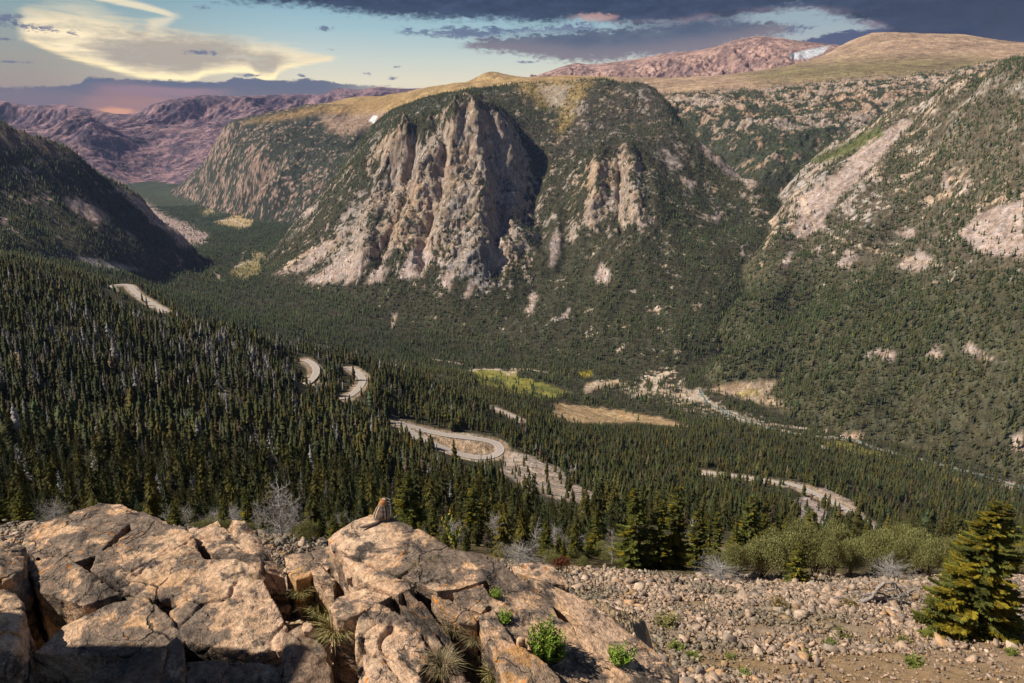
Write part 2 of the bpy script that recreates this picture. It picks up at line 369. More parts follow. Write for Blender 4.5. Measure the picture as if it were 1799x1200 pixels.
LF.append(Landform('crag_mountain', pts=[
    (550, 470, 2600), (600, 400, 2780), (660, 320, 2950), (640, 460, 2450), (720, 470, 2400), (760, 400, 2560), (760, 320, 2750), (770, 260, 2900), (850, 450, 2400), (845, 360, 2640), (838, 280, 2830), (832, 230, 2930), (905, 275, 2990), (915, 330, 2890), (920, 400, 2710), (740, 270, 2960), (700, 300, 2960), (715, 360, 2740),
    (950, 300, 3020), (950, 400, 2700), (950, 500, 2350), (990, 230, 3250), (900, 240, 3150), (1000, 450, 2450), (1000, 350, 2750), (1100, 550, 2080), (1100, 450, 2330), (1100, 360, 2600), (1070, 268, 2900), (1140, 292, 2850), (1010, 330, 2800),
    (1180, 350, 2640), (1180, 450, 2320), (1180, 560, 2020), (1240, 330, 2820), (1250, 420, 2480), (1230, 520, 2130), (1300, 390, 2650), (1120, 215, 3250), (1040, 200, 3350), (960, 190, 3480), (1280, 310, 2950),
    (830, 186, 3020), (800, 198, 2990), (760, 220, 2990), (705, 238, 3020), (880, 205, 3100), (830, 195, 3120), (790, 206, 3110), (880, 215, 3250), (750, 232, 3150), (820, 185, 3450), (900, 180, 3500)],
    crest=[(780, 174, 3900), (850, 162, 3850), (900, 155, 3800), (960, 147, 3750), (1040, 140, 3650), (1100, 150, 3600), (1150, 160, 3500), (1190, 200, 3350), (1220, 245, 3150), (1270, 285, 3050), (1330, 325, 2900), (720, 195, 4000), (650, 235, 4000), (600, 290, 3700), (545, 370, 3300)],
    toe=[(482, 482, 2650), (530, 500, 2500), (640, 502, 2360), (720, 527, 2250), (800, 535, 2200), (930, 565, 2080), (1000, 602, 1960), (1100, 622, 1870), (1200, 640, 1800), (1262, 600, 1920), (1295, 520, 2150), (1335, 440, 2420), (1360, 375, 2700)],
    low=[(300, 3000, -900), (300, 5000, -900), (1500, 3300, -600), (1500, 2500, -900), (1800, 3000, -900), (1500, 4200, -300), (400, 2300, -900), (1300, 1600, -1000), (900, 1700, -900)], back=0.45))
LF.append(Landform('valley_spur', pts=[
    (400, 300, 5000), (450, 300, 4700), (500, 300, 4500), (450, 350, 4450), (520, 340, 4300), (420, 250, 5200), (480, 240, 5000), (540, 230, 5100), (560, 260, 4700), (600, 230, 5000), (560, 300, 4400), (640, 210, 5300), (660, 225, 5000)],
    crest=[(395, 228, 5400), (430, 212, 5500), (480, 200, 5600), (520, 192, 5700), (580, 190, 5900), (640, 195, 5800), (690, 180, 5700)],
    toe=[(300, 345, 5900), (345, 362, 5300), (380, 372, 4900), (450, 385, 4500), (520, 380, 4150), (570, 330, 4200), (610, 270, 4500)],
    low=[(200, 6500, -900), (200, 5000, -900), (800, 4000, -700), (800, 6000, -300), (500, 3300, -1100), (700, 4600, -200)], back=0.25))
LF.append(Landform('right_mountain', pts=[
    (1400, 390, 2480), (1400, 345, 2680), (1450, 350, 2500), (1440, 300, 2830), (1500, 300, 2600), (1480, 270, 2950), (1600, 230, 2720), (1600, 300, 2450), (1600, 400, 2150), (1600, 500, 1850), (1600, 600, 1650), (1600, 700, 1450), (1700, 180, 2600), (1700, 300, 2230),
    (1799, 200, 2260), (1799, 300, 2000), (1799, 400, 1800), (1799, 500, 1620), (1799, 600, 1470), (1799, 700, 1350), (1400, 450, 2250), (1400, 550, 1950), (1400, 650, 1680), (1310, 590, 1880), (1330, 500, 2130), (1360, 420, 2420), (1500, 420, 2150), (1500, 550, 1800), (1500, 680, 1530),
    (2000, 200, 2000), (2000, 500, 1500), (2000, 750, 1200)],
    crest=[(2000, 30, 2400), (1900, 75, 2450), (1799, 108, 2500), (1750, 120, 2570), (1680, 140, 2720), (1600, 176, 2920), (1540, 215, 3100), (1500, 240, 3300), (1460, 262, 3350), (1425, 290, 3150)],
    toe=[(1600, 772, 1345), (1799, 805, 1260), (1500, 745, 1400), (1400, 720, 1500), (1300, 668, 1660), (1255, 640, 1740), (1278, 560, 1980), (1318, 470, 2270), (1358, 395, 2600), (1390, 330, 2900), (2000, 860, 1120)],
    low=[(1150, 2000, -1100), (1150, 2600, -900), (1200, 3200, -700), (1200, 1500, -1100), (1300, 4000, -400), (1600, 1000, -1100)], back=0.35))
LF.append(Landform('left_mountain', pts=[
    (0, 330, 2150), (0, 400, 1930), (100, 350, 2280), (100, 410, 2070), (200, 400, 2370), (180, 350, 2520), (232, 408, 2470), (60, 290, 2350), (-200, 300, 2000), (-200, 380, 1800)],
    crest=[(-200, 130, 2300), (-80, 190, 2360), (0, 218, 2420), (60, 240, 2480), (130, 272, 2580), (200, 322, 2720), (250, 352, 2800), (270, 380, 2770), (300, 400, 2780)],
    toe=[(318, 413, 2740), (282, 435, 2510), (240, 441, 2320), (180, 446, 2120), (100, 449, 1940), (0, 444, 1740), (-200, 430, 1650)],
    low=[(450, 3000, -900), (450, 2500, -900), (200, 1800, -900), (300, 3600, -600), (100, 4200, -500), (400, 3600, -800)], back=0.5))
LF.append(Landform('far_left_range', pts=[
    (0, 250, 7600), (60, 270, 7000), (160, 262, 7300), (120, 290, 6900), (200, 280, 7400), (300, 230, 8800), (380, 230, 8800), (330, 260, 8200), (250, 262, 8000), (300, 204, 9500), (350, 200, 9780), (410, 196, 9980), (470, 188, 10380), (530, 182, 10680), (0, 210, 8980), (60, 216, 8940), (110, 212, 9060), (170, 212, 9180), (262, 204, 9440), (450, 200, 9500), (290, 280, 7900), (-100, 240, 7500), (160, 222, 7700), (110, 228, 8000), (200, 240, 7900)],
    crest=[(-250, 150, 9000), (-100, 170, 9000), (0, 178, 9200), (60, 186, 9200), (110, 184, 9300), (170, 194, 9400), (205, 200, 9500), (235, 199, 9600), (262, 186, 9600), (300, 176, 9700), (350, 168, 10000), (410, 170, 10200), (470, 167, 10600), (530, 166, 10900), (570, 166, 11000), (585, 158, 11200), (620, 160, 11400), (660, 154, 11600), (700, 157, 11800), (760, 156, 12200), (820, 162, 12500)],
    toe=[(60, 318, 6500), (150, 316, 6700), (240, 312, 7300), (290, 306, 7500), (340, 300, 7300), (-100, 318, 6300)],
    low=[(700, 8000, -500), (900, 10000, -300), (500, 6500, -700), (300, 5800, -900), (1100, 11000, -300), (900, 13000, 0), (0, 5500, -900)], back=0.15))
LF.append(Landform('plateau', pts=[
    (1100, 170, 4700), (1150, 190, 4300), (1200, 200, 4100), (1250, 215, 3950), (1300, 235, 3700), (1350, 250, 3550), (1400, 262, 3450), (1250, 175, 4350), (1300, 180, 4300), (1400, 200, 4000), (1450, 230, 3700), (1350, 205, 4000), (1500, 200, 3900), (1550, 180, 4000), (1650, 160, 4150),
    (1050, 155, 5000), (1120, 150, 5200), (1250, 152, 4750), (1350, 145, 4750), (1450, 143, 4600), (1550, 140, 4500), (1650, 134, 4450), (1799, 115, 4300), (1700, 100, 5200), (1600, 100, 5300), (1500, 115, 5200), (1400, 128, 5200), (1300, 140, 5300), (1799, 95, 5000), (2000, 80, 4500),
    (1000, 148, 5000), (900, 158, 4800), (820, 165, 4900), (740, 182, 4900), (950, 140, 5600), (870, 145, 5800), (680, 192, 5100), (1450, 100, 5900)],
    crest=[(1540, 58, 6500), (1600, 59, 6400), (1700, 63, 6300), (1799, 78, 6100), (1500, 70, 6500), (1465, 90, 6500), (1430, 106, 6300), (1390, 118, 6200), (1300, 130, 6000), (1200, 138, 5900), (1100, 137, 5900), (1000, 134, 6000), (940, 136, 6000), (900, 134, 6000), (880, 129, 6050), (858, 127, 6050), (835, 138, 6000), (810, 148, 6000), (760, 158, 6000), (700, 168, 6000), (640, 170, 6200), (590, 178, 6200), (2000, 85, 6000)],
    toe=[(1340, 300, 3250), (1400, 300, 3250)],
    low=[(500, 4500, -600), (500, 7000, 0), (1200, 3000, -900), (1600, 2800, -900), (900, 3800, -400), (1100, 3500, -500), (700, 4300, -500)], back=0.12, sink=120))
LF.append(Landform('far_right_peaks', pts=[
    (1050, 142, 7600), (1130, 140, 7400), (1200, 130, 7300), (1250, 128, 7200), (1300, 110, 7200), (1350, 100, 7200), (1380, 105, 7000), (1280, 140, 6800), (1390, 118, 6700), (1000, 134, 8000)],
    crest=[(955, 130, 9000), (980, 124, 9000), (1000, 115, 9000), (1018, 111, 9000), (1032, 118, 9000), (1050, 121, 9000), (1070, 125, 8900), (1090, 121, 8800), (1130, 111, 8600), (1180, 97, 8400), (1225, 94, 8200), (1255, 90, 8100), (1275, 80, 8000), (1300, 70, 7900), (1330, 65, 7900), (1370, 69, 7900), (1400, 76, 7900), (1440, 80, 7900), (1500, 85, 7900)],
    low=[(800, 8000, -100), (800, 10000, 0), (1700, 7500, 200), (1200, 6200, 200), (1400, 6200, 300), (1000, 6500, 100)], back=0.2))

# ribs (+) and gullies (-) of the crag: from, to (photo places), height in metres, half width
RIBS = [(704, 238, 640, 430, 48, 15), (716, 240, 700, 330, 30, 9), (760, 218, 735, 350, 52, 14), (735, 350, 690, 450, 40, 15), (802, 198, 790, 300, 34, 10), (828, 186, 850, 340, 60, 15), (850, 340, 835, 460, 44, 16), (885, 204, 905, 300, 40, 11), (900, 330, 905, 440, 40, 14),
        (735, 245, 712, 360, -46, 10), (712, 360, 660, 460, -40, 10), (782, 218, 772, 340, -50, 10), (772, 340, 738, 470, -44, 11), (862, 220, 880, 380, -44, 11), (880, 380, 870, 470, -38, 11), (935, 280, 950, 430, -34, 13),
        (1062, 268, 1040, 390, 34, 12), (1105, 270, 1118, 380, 34, 12), (1086, 285, 1090, 400, -34, 9), (1140, 295, 1160, 380, 26, 12), (1190, 215, 1245, 300, 26, 10), (1000, 330, 990, 470, -30, 14)]
def rows():
    r = [36.0]
    def seg(a, b, n):
        r.extend(np.exp(np.linspace(math.log(a), math.log(b), n + 1))[1:])
    seg(36, 300, 110); seg(300, 1700, 250); seg(1700, 4500, 620); seg(4500, 7000, 170); seg(7000, 11200, 380); seg(11200, 13200, 40)
    return np.array(r)
DR = rows()
UC = np.concatenate([np.linspace(-1.3, -1.02, 12)[:-1], np.linspace(-1.02, 1.02, 1500), np.linspace(1.02, 1.3, 12)[1:]])
UU, DD = np.meshgrid(UC, DR); LL = np.log(DD); XX = UU * DD
def upsample(f):
    """landform height on every second row and column, the rest by interpolation"""
    ui = np.unique(np.concatenate([np.arange(0, len(UC), 2), [len(UC) - 1]])); di = np.unique(np.concatenate([np.arange(0, len(DR), 2), [len(DR) - 1]]))
    uu, dd = np.meshgrid(UC[ui].clip(-1.35, 1.35), np.log(DR[di].clip(0, 15000)))
    E = f(uu, dd)
    E = np.stack([np.interp(UC, UC[ui], r) for r in E]); LD = np.log(DR)
    i = np.searchsorted(di, np.arange(len(DR)), 'right') - 1; i = np.clip(i, 0, len(di) - 2)
    t = ((LD - LD[di[i]]) / (LD[di[i + 1]] - LD[di[i]]))[:, None]
    return E[i] * (1 - t) + E[i + 1] * t
def gully(ang, wl, stretch, amp_warp=0.35, oct=5):
    """ribs and gullies running down the fall line that points along ang (radians from +y)"""
    a = XX * math.cos(ang) - DD * math.sin(ang); b = XX * math.sin(ang) + DD * math.cos(ang)
    wx = fbm2(XX / (wl * 1.7), DD / (wl * 1.7), 3) * wl * amp_warp
    return ridged2((a + wx) / wl, (b + wx * 0.5) / (wl * stretch), oct, 0.55)
DOM = dict(hillside=(10, 40000, -9000, 9000), crag_mountain=(1800, 4600, 440, 1400), valley_spur=(3900, 6600, 290, 760), right_mountain=(1150, 3700, 1210, 9000),
           left_mountain=(1500, 3300, -9000, 390), far_left_range=(6000, 40000, -9000, 1000), plateau=(3200, 9000, 560, 9000), far_right_peaks=(6400, 12000, 930, 1700))
ZL = []
for lf in LF:
    z = upsample(lf.e) * DD
    d0, d1, p0, p1 = DOM[lf.name]; u0, u1 = (p0 - 899.5) / FPX, (p1 - 899.5) / FPX
    out = np.maximum(np.maximum(math.log(d0) - LL, LL - math.log(d1)), np.maximum(u0 - UU, UU - u1))
    z = z - np.maximum(out, 0) * 2.5 * DD
    if lf.name == 'hillside':
        far = sstep(DD, 60, 400)
        z = z + far * (fbm2(XX / 120, DD / 120, 5) * 5 * sstep(DD, 60, 900) + fbm2(XX / 30, DD / 30, 4) * 1.6)
    elif lf.name == 'crag_mountain':
        px, py = proj(XX, DD, z)
        crag = np.exp(-((px - 790) / 150) ** 2) * sstep(py, 560, 420) * sstep(py, 150, 215) * sstep(DD, 3500, 3100)
        butt = 0.55 * np.exp(-((px - 1090) / 60) ** 2) * sstep(py, 520, 420) * sstep(py, 245, 280)
        rock = np.clip(crag + butt, 0, 1.1)
        g = gully(0.25, 230, 3.2, .45); g2 = gully(-0.1, 85, 2.4, .5, 4)
        z = z + (16 + 62 * rock) * (g - 0.2) + (5 + 12 * rock) * (g2 - 0.2) + 1.2 * (ridged2(XX / 22, DD / 26, 4, .62) - .2) + fbm2(XX / 400, DD / 400, 4) * 22
        wob = 11 * fbm2(XX / 120 + 7, DD / 120, 3); near_ = (px > 600) & (px < 1180) & (py > 150) & (py < 520); ix = np.nonzero(near_); add = np.zeros(len(ix[0])); qx_ = px[ix] + wob[ix]; qy_ = py[ix]
        for (ax, ay, bx, by, amp, wd) in RIBS:
            t = np.clip(((qx_ - ax) * (bx - ax) + (qy_ - ay) * (by - ay)) / ((bx - ax) ** 2 + (by - ay) ** 2), 0, 1); d2 = np.hypot(qx_ - ax - t * (bx - ax), (qy_ - ay - t * (by - ay)) * .8); add += amp * np.exp(-(d2 / wd) ** 2) * (1 - .35 * t) * (.32 + .68 * np.clip(t * 3.5, 0, 1))
        z[ix] += add
        t = z / 62 + fbm2(XX / 110, DD / 110, 4) * 1.6; fr = t - np.floor(t)
        z = z + rock * 17 * (sstep(fr, 0.1, 0.6) - fr)
    elif lf.name == 'valley_spur':
        z = z + 34 * (gully(0.5, 260, 3.0) - 0.2) + 13 * (ridged2(XX / 70, DD / 90, 5, 0.6) - .2)
    elif lf.name == 'right_mountain':
        z = z + 30 * (gully(1.0, 260, 3.5) - 0.2) + 9 * (gully(0.9, 80, 3) - .2) + 3 * (ridged2(XX / 26, DD / 30, 4, .6) - .2)
    elif lf.name == 'left_mountain':
        z = z + 16 * (gully(-0.9, 200, 3.5) - 0.2) + 7 * (gully(-0.9, 60, 3) - .2)
    elif lf.name == 'far_left_range':
        px, py = proj(XX, DD, z); cr = np.interp(px, [-250, -100, 0, 60, 110, 170, 205, 235, 262, 300, 350, 410, 470, 530, 570, 620, 700, 760, 820], [150, 170, 178, 186, 184, 194, 200, 199, 186, 176, 168, 170, 167, 166, 166, 160, 157, 156, 162])
        a = sstep(py, cr + 1, cr + 16)
        z = z + a * ((1 - .6 * sstep(py, cr + 40, cr + 75)) * (130 * (gully(0.45, 700, 5.0, .4) - 0.3) + 60 * (gully(0.35, 240, 5.0, .4, 4) - .25)) + 12 * (ridged2(XX / 90, DD / 110, 4, .6) - .2)) * sstep(DD, 6200, 7200) + 8 * fbm2(XX / 600, DD / 900, 4)
    elif lf.name == 'plateau':
        px, py = proj(XX, DD, z); head = sstep(DD, 4700, 4300)
        z = z + (8 + 34 * head) * (ridged2(XX / 210, DD / 240, 5, .6) - .2) * np.where(head > 0, 1, 1) + 10 * head * (ridged2(XX / 50, DD / 60, 4, .6) - .2)
    elif lf.name == 'far_right_peaks':
        px, py = proj(XX, DD, z); cr = np.interp(px, [955, 980, 1000, 1018, 1032, 1050, 1070, 1090, 1130, 1180, 1225, 1255, 1275, 1300, 1330, 1370, 1400, 1440, 1500], [130, 124, 115, 111, 118, 121, 125, 121, 111, 97, 94, 90, 80, 70, 65, 69, 76, 80, 85])
        a = sstep(py, cr + 1, cr + 12) * sstep(px, 1420, 1385) * np.where(px > 1270, sstep(py, cr + 8, cr + 24), 1)
        z = z + a * (85 * (gully(0.1, 300, 3.0, .4) - .3) + 40 * (gully(0.3, 110, 2.4, .4) - .25)) + 10 * (ridged2(XX / 110, DD / 130, 4, .6) - .2)
    ZL.append(z)
ZL = np.stack(ZL); LID = ZL.argmax(0); ZZ = ZL.max(0)
kk = 0.005 * DD                            # talus aprons: the landforms run into each other softly
ZZ = np.where(DD > 1100, ZZ + kk * np.log(np.exp(np.clip((ZL - ZZ) / kk, -30, 0)).sum(0)), ZZ)
del ZL
NAME = [lf.name for lf in LF]; HILL, CRAG, SPUR, RIGHT, LEFT, FARL, PLAT, FARR = range(8)
def survey():
    global PX, PY, GX, GY, SLOPE, ELEV, HOR
    PX, PY = proj(XX, DD, ZZ)
    GY = np.gradient(ZZ, axis=0) / np.gradient(DD, axis=0)
    GX = np.gradient(ZZ, axis=1) / np.gradient(UU, axis=1) / DD
    GY = GY - GX * UU
    SLOPE = np.hypot(GX, GY)
    ELEV = ZZ / DD; HOR = np.maximum.accumulate(ELEV, 0)   # running horizon along each column
survey()
def ground_z(x, y):
    u = x / y; c = np.clip(np.searchsorted(UC, u) - 1, 0, len(UC) - 2); r = np.clip(np.searchsorted(DR, y) - 1, 0, len(DR) - 2)
    a = (u - UC[c]) / (UC[c + 1] - UC[c]); b = (y - DR[r]) / (DR[r + 1] - DR[r])
    return (ZZ[r, c] * (1 - a) + ZZ[r, c + 1] * a) * (1 - b) + (ZZ[r + 1, c] * (1 - a) + ZZ[r + 1, c + 1] * a) * b
def spot(px, py, d0=0, d1=1e9):
    """the first point of the land seen at that place of the photograph"""
    x, y, z = ray(px, py); u, e = x / y, z / y
    c = int(np.clip(np.searchsorted(UC, u) - 1, 0, len(UC) - 2)); a = (u - UC[c]) / (UC[c + 1] - UC[c])
    col = (ELEV[:, c] * (1 - a) + ELEV[:, c + 1] * a); ok = (col >= e) & (DR >= d0) & (DR <= d1)
    if not ok.any(): return None
    r = int(ok.argmax())
    if r > 0 and col[r - 1] < e:
        t = (e - col[r - 1]) / (col[r] - col[r - 1]); D = DR[r - 1] + t * (DR[r] - DR[r - 1])
    else: D = DR[r]
    return Vector((u * D, D, e * D))
# ------------------------------------------------------------------ roads: centre lines surveyed on the ground, benches cut into the hillside
def catmull(P, step):
    P = [Vector(p) for p in P]; out = []
    Q = [P[0] * 2 - P[1]] + P + [P[-1] * 2 - P[-2]]
    for i in range(1, len(Q) - 2):
        a, b, c, d = Q[i - 1:i + 3]; n = max(2, int((c - b).length / step))
        for k in range(n):
            t = k / n
            out.append(0.5 * ((2 * b) + (c - a) * t + (2 * a - 5 * b + 4 * c - d) * t * t + (3 * b - a - 3 * c + d) * t ** 3))
    out.append(P[-1]); return out
def smooth_line(L, n, zonly=False):
    A = np.array([tuple(v) for v in L])
    for _ in range(n):
        B = A.copy(); B[1:-1] = 0.25 * A[:-2] + 0.5 * A[1:-1] + 0.25 * A[2:]
        if zonly: B[:, :2] = A[:, :2]
        A = B
    return A
ROADS = []
def survey_road(pix, width, d0=0, d1=1e9, ds=None):
    pts = []
    for i, (px, py) in enumerate(pix):
        p = at(px, py, ds[i]) if ds else spot(px, py, d0, d1)
        if p is not None: pts.append(p)
    L = smooth_line(catmull(pts, 3.0), 4); L = smooth_line(L, 60, True)
    ROADS.append((L, width)); return L
def dist_to_line(L, x, y):
    """distance and z of the nearest point of a fine polyline, for flat arrays"""
    d = np.full(x.shape, 1e9); z = np.zeros(x.shape)
    for i in range(0, len(x), 40000):
        q = (x[i:i + 40000, None] - L[None, :, 0]) ** 2 + (y[i:i + 40000, None] - L[None, :, 1]) ** 2
        k = q.argmin(1); d[i:i + 40000] = np.sqrt(q[np.arange(len(k)), k]); z[i:i + 40000] = L[k, 2]
    return d, z
survey_road([(698, 743), (745, 757), (785, 766), (820, 768), (850, 771), (871, 778), (880, 789), (874, 801), (856, 807), (830, 805), (800, 797), (770, 785), (745, 773), (722, 761), (706, 752)], 8.0,
            ds=[585, 580, 575, 572, 570, 566, 556, 546, 541, 541, 545, 550, 556, 563, 568])
survey_road([(535, 632), (548, 638), (556, 650), (552, 661), (542, 671), (530, 678)], 7.5, ds=[705, 690, 668, 645, 628, 620])
survey_road([(612, 646), (627, 654), (637, 667), (631, 681), (619, 692), (604, 702)], 7.5, ds=[700, 685, 660, 635, 615, 598])
survey_road([(206, 520), (197, 511), (192, 503), (210, 500), (226, 501), (236, 512), (252, 524), (270, 536), (290, 547)], 10, ds=[1130, 1155, 1185, 1200, 1195, 1155, 1115, 1080, 1040])
survey_road([(1240, 831), (1285, 836), (1330, 842), (1372, 848), (1400, 854), (1430, 866), (1460, 880), (1490, 896), (1515, 912), (1540, 930), (1560, 945), (1585, 965)], 8.0,
            ds=[740, 710, 680, 655, 640, 615, 595, 575, 562, 550, 540, 528])
survey_road([(866, 716), (890, 727), (916, 739)], 6, ds=[1010, 950, 890])
BENCH = np.full(ZZ.shape, 1e9)
for L, wd in ROADS:
    lo, hi = L[:, 1].min() - 65, L[:, 1].max() + 65; r0, r1 = np.searchsorted(DR, lo), np.searchsorted(DR, hi)
    sl_ = (slice(r0, r1), slice(None)); xs = XX[sl_]; ys = DD[sl_]
    near = (xs > L[:, 0].min() - 65) & (xs < L[:, 0].max() + 65)
    d, z = dist_to_line(L, xs[near], ys[near])
    t = 1 - sstep(d, wd * 0.5 + 3, wd * 0.5 + 48)
    zz = ZZ[sl_]; zz[near] = zz[near] * (1 - t) + (z - 0.25) * t
    b = BENCH[sl_]; b[near] = np.minimum(b[near], d - wd * 0.5)
# flat gravel turn-out inside the big hairpin
survey()

# ------------------------------------------------------------------ land cover
NF1 = fbm2(XX / 260, DD / 260, 5); NF2 = fbm2(XX / 70 + 50, DD / 70, 5); NF3 = fbm2(XX / 18 + 9, DD / 18, 4)
def inside(poly, soft=6.0, wob=5.0, lid=None):
    """soft mask of a patch of ground outlined where the photograph shows it"""
    P = np.array(poly, float); x0, y0 = P.min(0) - 30; x1, y1 = P.max(0) + 30
    m = (PX > x0) & (PX < x1) & (PY > y0) & (PY < y1)
    if lid is not None: m &= np.isin(LID, lid)
    out = np.zeros(PX.shape); ix = np.nonzero(m)
    if len(ix[0]) == 0: return out
    px = PX[ix] + wob * NF2[ix] * 2; py = PY[ix] + wob * NF3[ix] * 1.5
    d = np.full(len(px), 1e9); ins = np.zeros(len(px), bool)
    for (ax, ay), (bx, by) in zip(P, np.roll(P, -1, 0)):
        t = np.clip(((px - ax) * (bx - ax) + (py - ay) * (by - ay)) / ((bx - ax) ** 2 + (by - ay) ** 2 + 1e-9), 0, 1)
        d = np.minimum(d, np.hypot(px - ax - t * (bx - ax), py - ay - t * (by - ay)))
        c = ((ay > py) != (by > py)) & (px < (bx - ax) * (py - ay) / (by - ay + 1e-12) + ax); ins ^= c
    out[ix] = sstep(np.where(ins, d, -d), -soft, soft); return out
def stroke(poly, wpx, soft=3.0, wob=4.0):
    P = np.array(poly, float); x0, y0 = P.min(0) - 30; x1, y1 = P.max(0) + 30
    ix = np.nonzero((PX > x0) & (PX < x1) & (PY > y0) & (PY < y1)); out = np.zeros(PX.shape)
    px = PX[ix] + wob * NF2[ix] * 2; py = PY[ix] + wob * NF3[ix]
    d = np.full(len(px), 1e9)
    for (ax, ay), (bx, by) in zip(P[:-1], P[1:]):
        t = np.clip(((px - ax) * (bx - ax) + (py - ay) * (by - ay)) / ((bx - ax) ** 2 + (by - ay) ** 2 + 1e-9), 0, 1)
        d = np.minimum(d, np.hypot(px - ax - t * (bx - ax), 1.6 * (py - ay - t * (by - ay))))
    out[ix] = 1 - sstep(d, wpx - soft, wpx + soft); return out
def blob(cx, cy, sx, sy): return np.exp(-((PX - cx) / sx) ** 2 - ((PY - cy) / sy) ** 2)

COLR = np.zeros(ZZ.shape + (3,), np.float32); DENS = np.zeros(ZZ.shape, np.float32)
def paint(m, c, keep=0.0):
    """lay ground of colour c where m, and thin the trees there"""
    global DENS
    m = m[..., None] if m.ndim == 2 else m
    COLR[:] = COLR * (1 - m) + np.array(c, np.float32) * m
    if keep is not None: DENS = DENS * (1 - m[..., 0] * (1 - keep))
FLOOR = (.060, .056, .034)
FARFOREST = (.050, .062, .036)
COLR[:] = FLOOR
fargreen = sstep(DD, 2600, 4600)[..., None]
COLR[:] = COLR * (1 - fargreen) + np.array(FARFOREST, np.float32) * fargreen
DENS[:] = 1 / 42.0
DENS = np.where((LID == HILL) & (DD < 1000), 1 / 12.0 + (1 / 30. - 1 / 12.) * sstep(DD, 300, 1000), DENS)
def rockcol(warm, NFa=None):
    n = NF3 * 0.5 + NF2 * 0.6; a = np.array((.37, .27, .19)); b = np.array((.30, .26, .23))
    c = a * warm[..., None] + b * (1 - warm[..., None])
    return (c * (1 + 0.55 * n[..., None])).astype(np.float32)
RC = rockcol(np.clip(0.5 + NF1 * 1.5, 0, 1))

# --- crag mountain
ROCKM = np.zeros(ZZ.shape)
L = LID == CRAG
crag = inside([(825, 180), (880, 205), (915, 250), (925, 330), (930, 390), (890, 455), (820, 470), (740, 450), (650, 440), (575, 455), (500, 482), (545, 440), (615, 385), (680, 330), (690, 240), (715, 235), (730, 270), (770, 230), (795, 195)], 22, 20)
butt = inside([(1075, 262), (1115, 268), (1140, 300), (1130, 360), (1150, 385), (1080, 395), (1010, 400), (1035, 330), (1030, 290)], 18, 14)
lowr = inside([(780, 460), (950, 420), (960, 500), (900, 545), (820, 525)], 26, 16)
flank = inside([(690, 250), (640, 330), (570, 410), (520, 455), (560, 465), (650, 440), (690, 360)], 22, 18)
R = np.clip(crag * 0.95 + butt * 0.75 + lowr * 0.50 + flank * .42 + 0.10, 0, 1)
steep = sstep(SLOPE, 0.75, 1.5)
rk = sstep(R * 1.0 + steep * 0.50 * R + NF2 * 1.15 + NF3 * 0.85 + ridged2(XX / 60, DD / 200, 3) * .2 - .42 * sstep(SLOPE, 1.15, .75) - 0.60, -0.07, 0.10) * L
rk = np.maximum(rk, sstep(NF2 + NF3 * .8 + steep * .3 - .42, 0, .12) * L * 0.8 * sstep(PY, 300, 380))
dome = inside([(780, 175), (850, 160), (930, 165), (985, 240), (1000, 240), (1040, 140), (1150, 155), (1230, 260), (1200, 300), (1050, 260), (960, 290), (900, 200)], 14, 8)
COLR[:] = np.where(L[..., None], np.where((dome > .5)[..., None], (.075, .066, .05), COLR), COLR)
paint(rk * (1 - .8 * dome), RC, 0.22); ROCKM = np.maximum(ROCKM, rk)
paint(inside([(890, 136), (1045, 136), (1030, 160), (1010, 205), (985, 238), (975, 225), (985, 190), (950, 190), (915, 165)], 9, 9, [CRAG, PLAT]) * np.clip(.8 + 1.2 * NF3, .35, 1), (.31, .22, .09), .15)
paint(inside([(945, 152), (1000, 150), (990, 185), (965, 190)], 5, 4, [CRAG]), (.33, .27, .2), 0)
SCREE = (.40, .315, .27)
for q in ([(482, 481), (515, 470), (548, 440), (575, 420), (592, 428), (560, 460), (535, 477)], [(527, 498), (560, 478), (600, 452), (640, 436), (642, 466), (610, 490), (565, 501)],
          [(640, 498), (662, 468), (684, 470), (668, 497)], [(697, 492), (722, 440), (752, 425), (758, 452), (745, 486)], [(964, 470), (968, 420), (975, 402), (988, 412), (982, 445), (972, 468)],
          [(1048, 497), (1053, 458), (1076, 482), (1066, 500)], [(922, 552), (934, 512), (946, 520), (938, 550)], [(984, 560), (1000, 538), (1000, 558)], [(770, 500), (790, 470), (800, 480), (788, 510)],
          [(810, 520), (828, 490), (836, 500), (825, 525)], [(600, 500), (620, 470), (640, 462), (634, 490)],
          [(1218, 230), (1236, 250), (1262, 275), (1305, 302), (1340, 322), (1322, 332), (1275, 305), (1240, 275)], [(1190, 310), (1225, 320), (1220, 330), (1195, 322)], [(1310, 345), (1345, 342), (1330, 350)],
          [(1230, 380), (1270, 375), (1260, 392)], [(1165, 262), (1200, 290), (1190, 298)], [(505, 382), (560, 355), (550, 375), (520, 388)], [(470, 300), (480, 300), (478, 305)], [(760, 345), (775, 300), (780, 310), (770, 350)]):
    mm = inside(q, 4, 5, [CRAG, HILL]); paint(mm, SCREE, 0.14); ROCKM *= 1 - mm
L = LID == CRAG
dr = sstep(NF2 * 1.1 + NF3 * 1.1 + .25 * gully(.2, 120, 4., .5, 4) - .40, -.03, .12) * L * sstep(PY, 480, 380); paint(dr * .85, RC * np.float32(.72), .3); ROCKM = np.maximum(ROCKM, dr * .6)
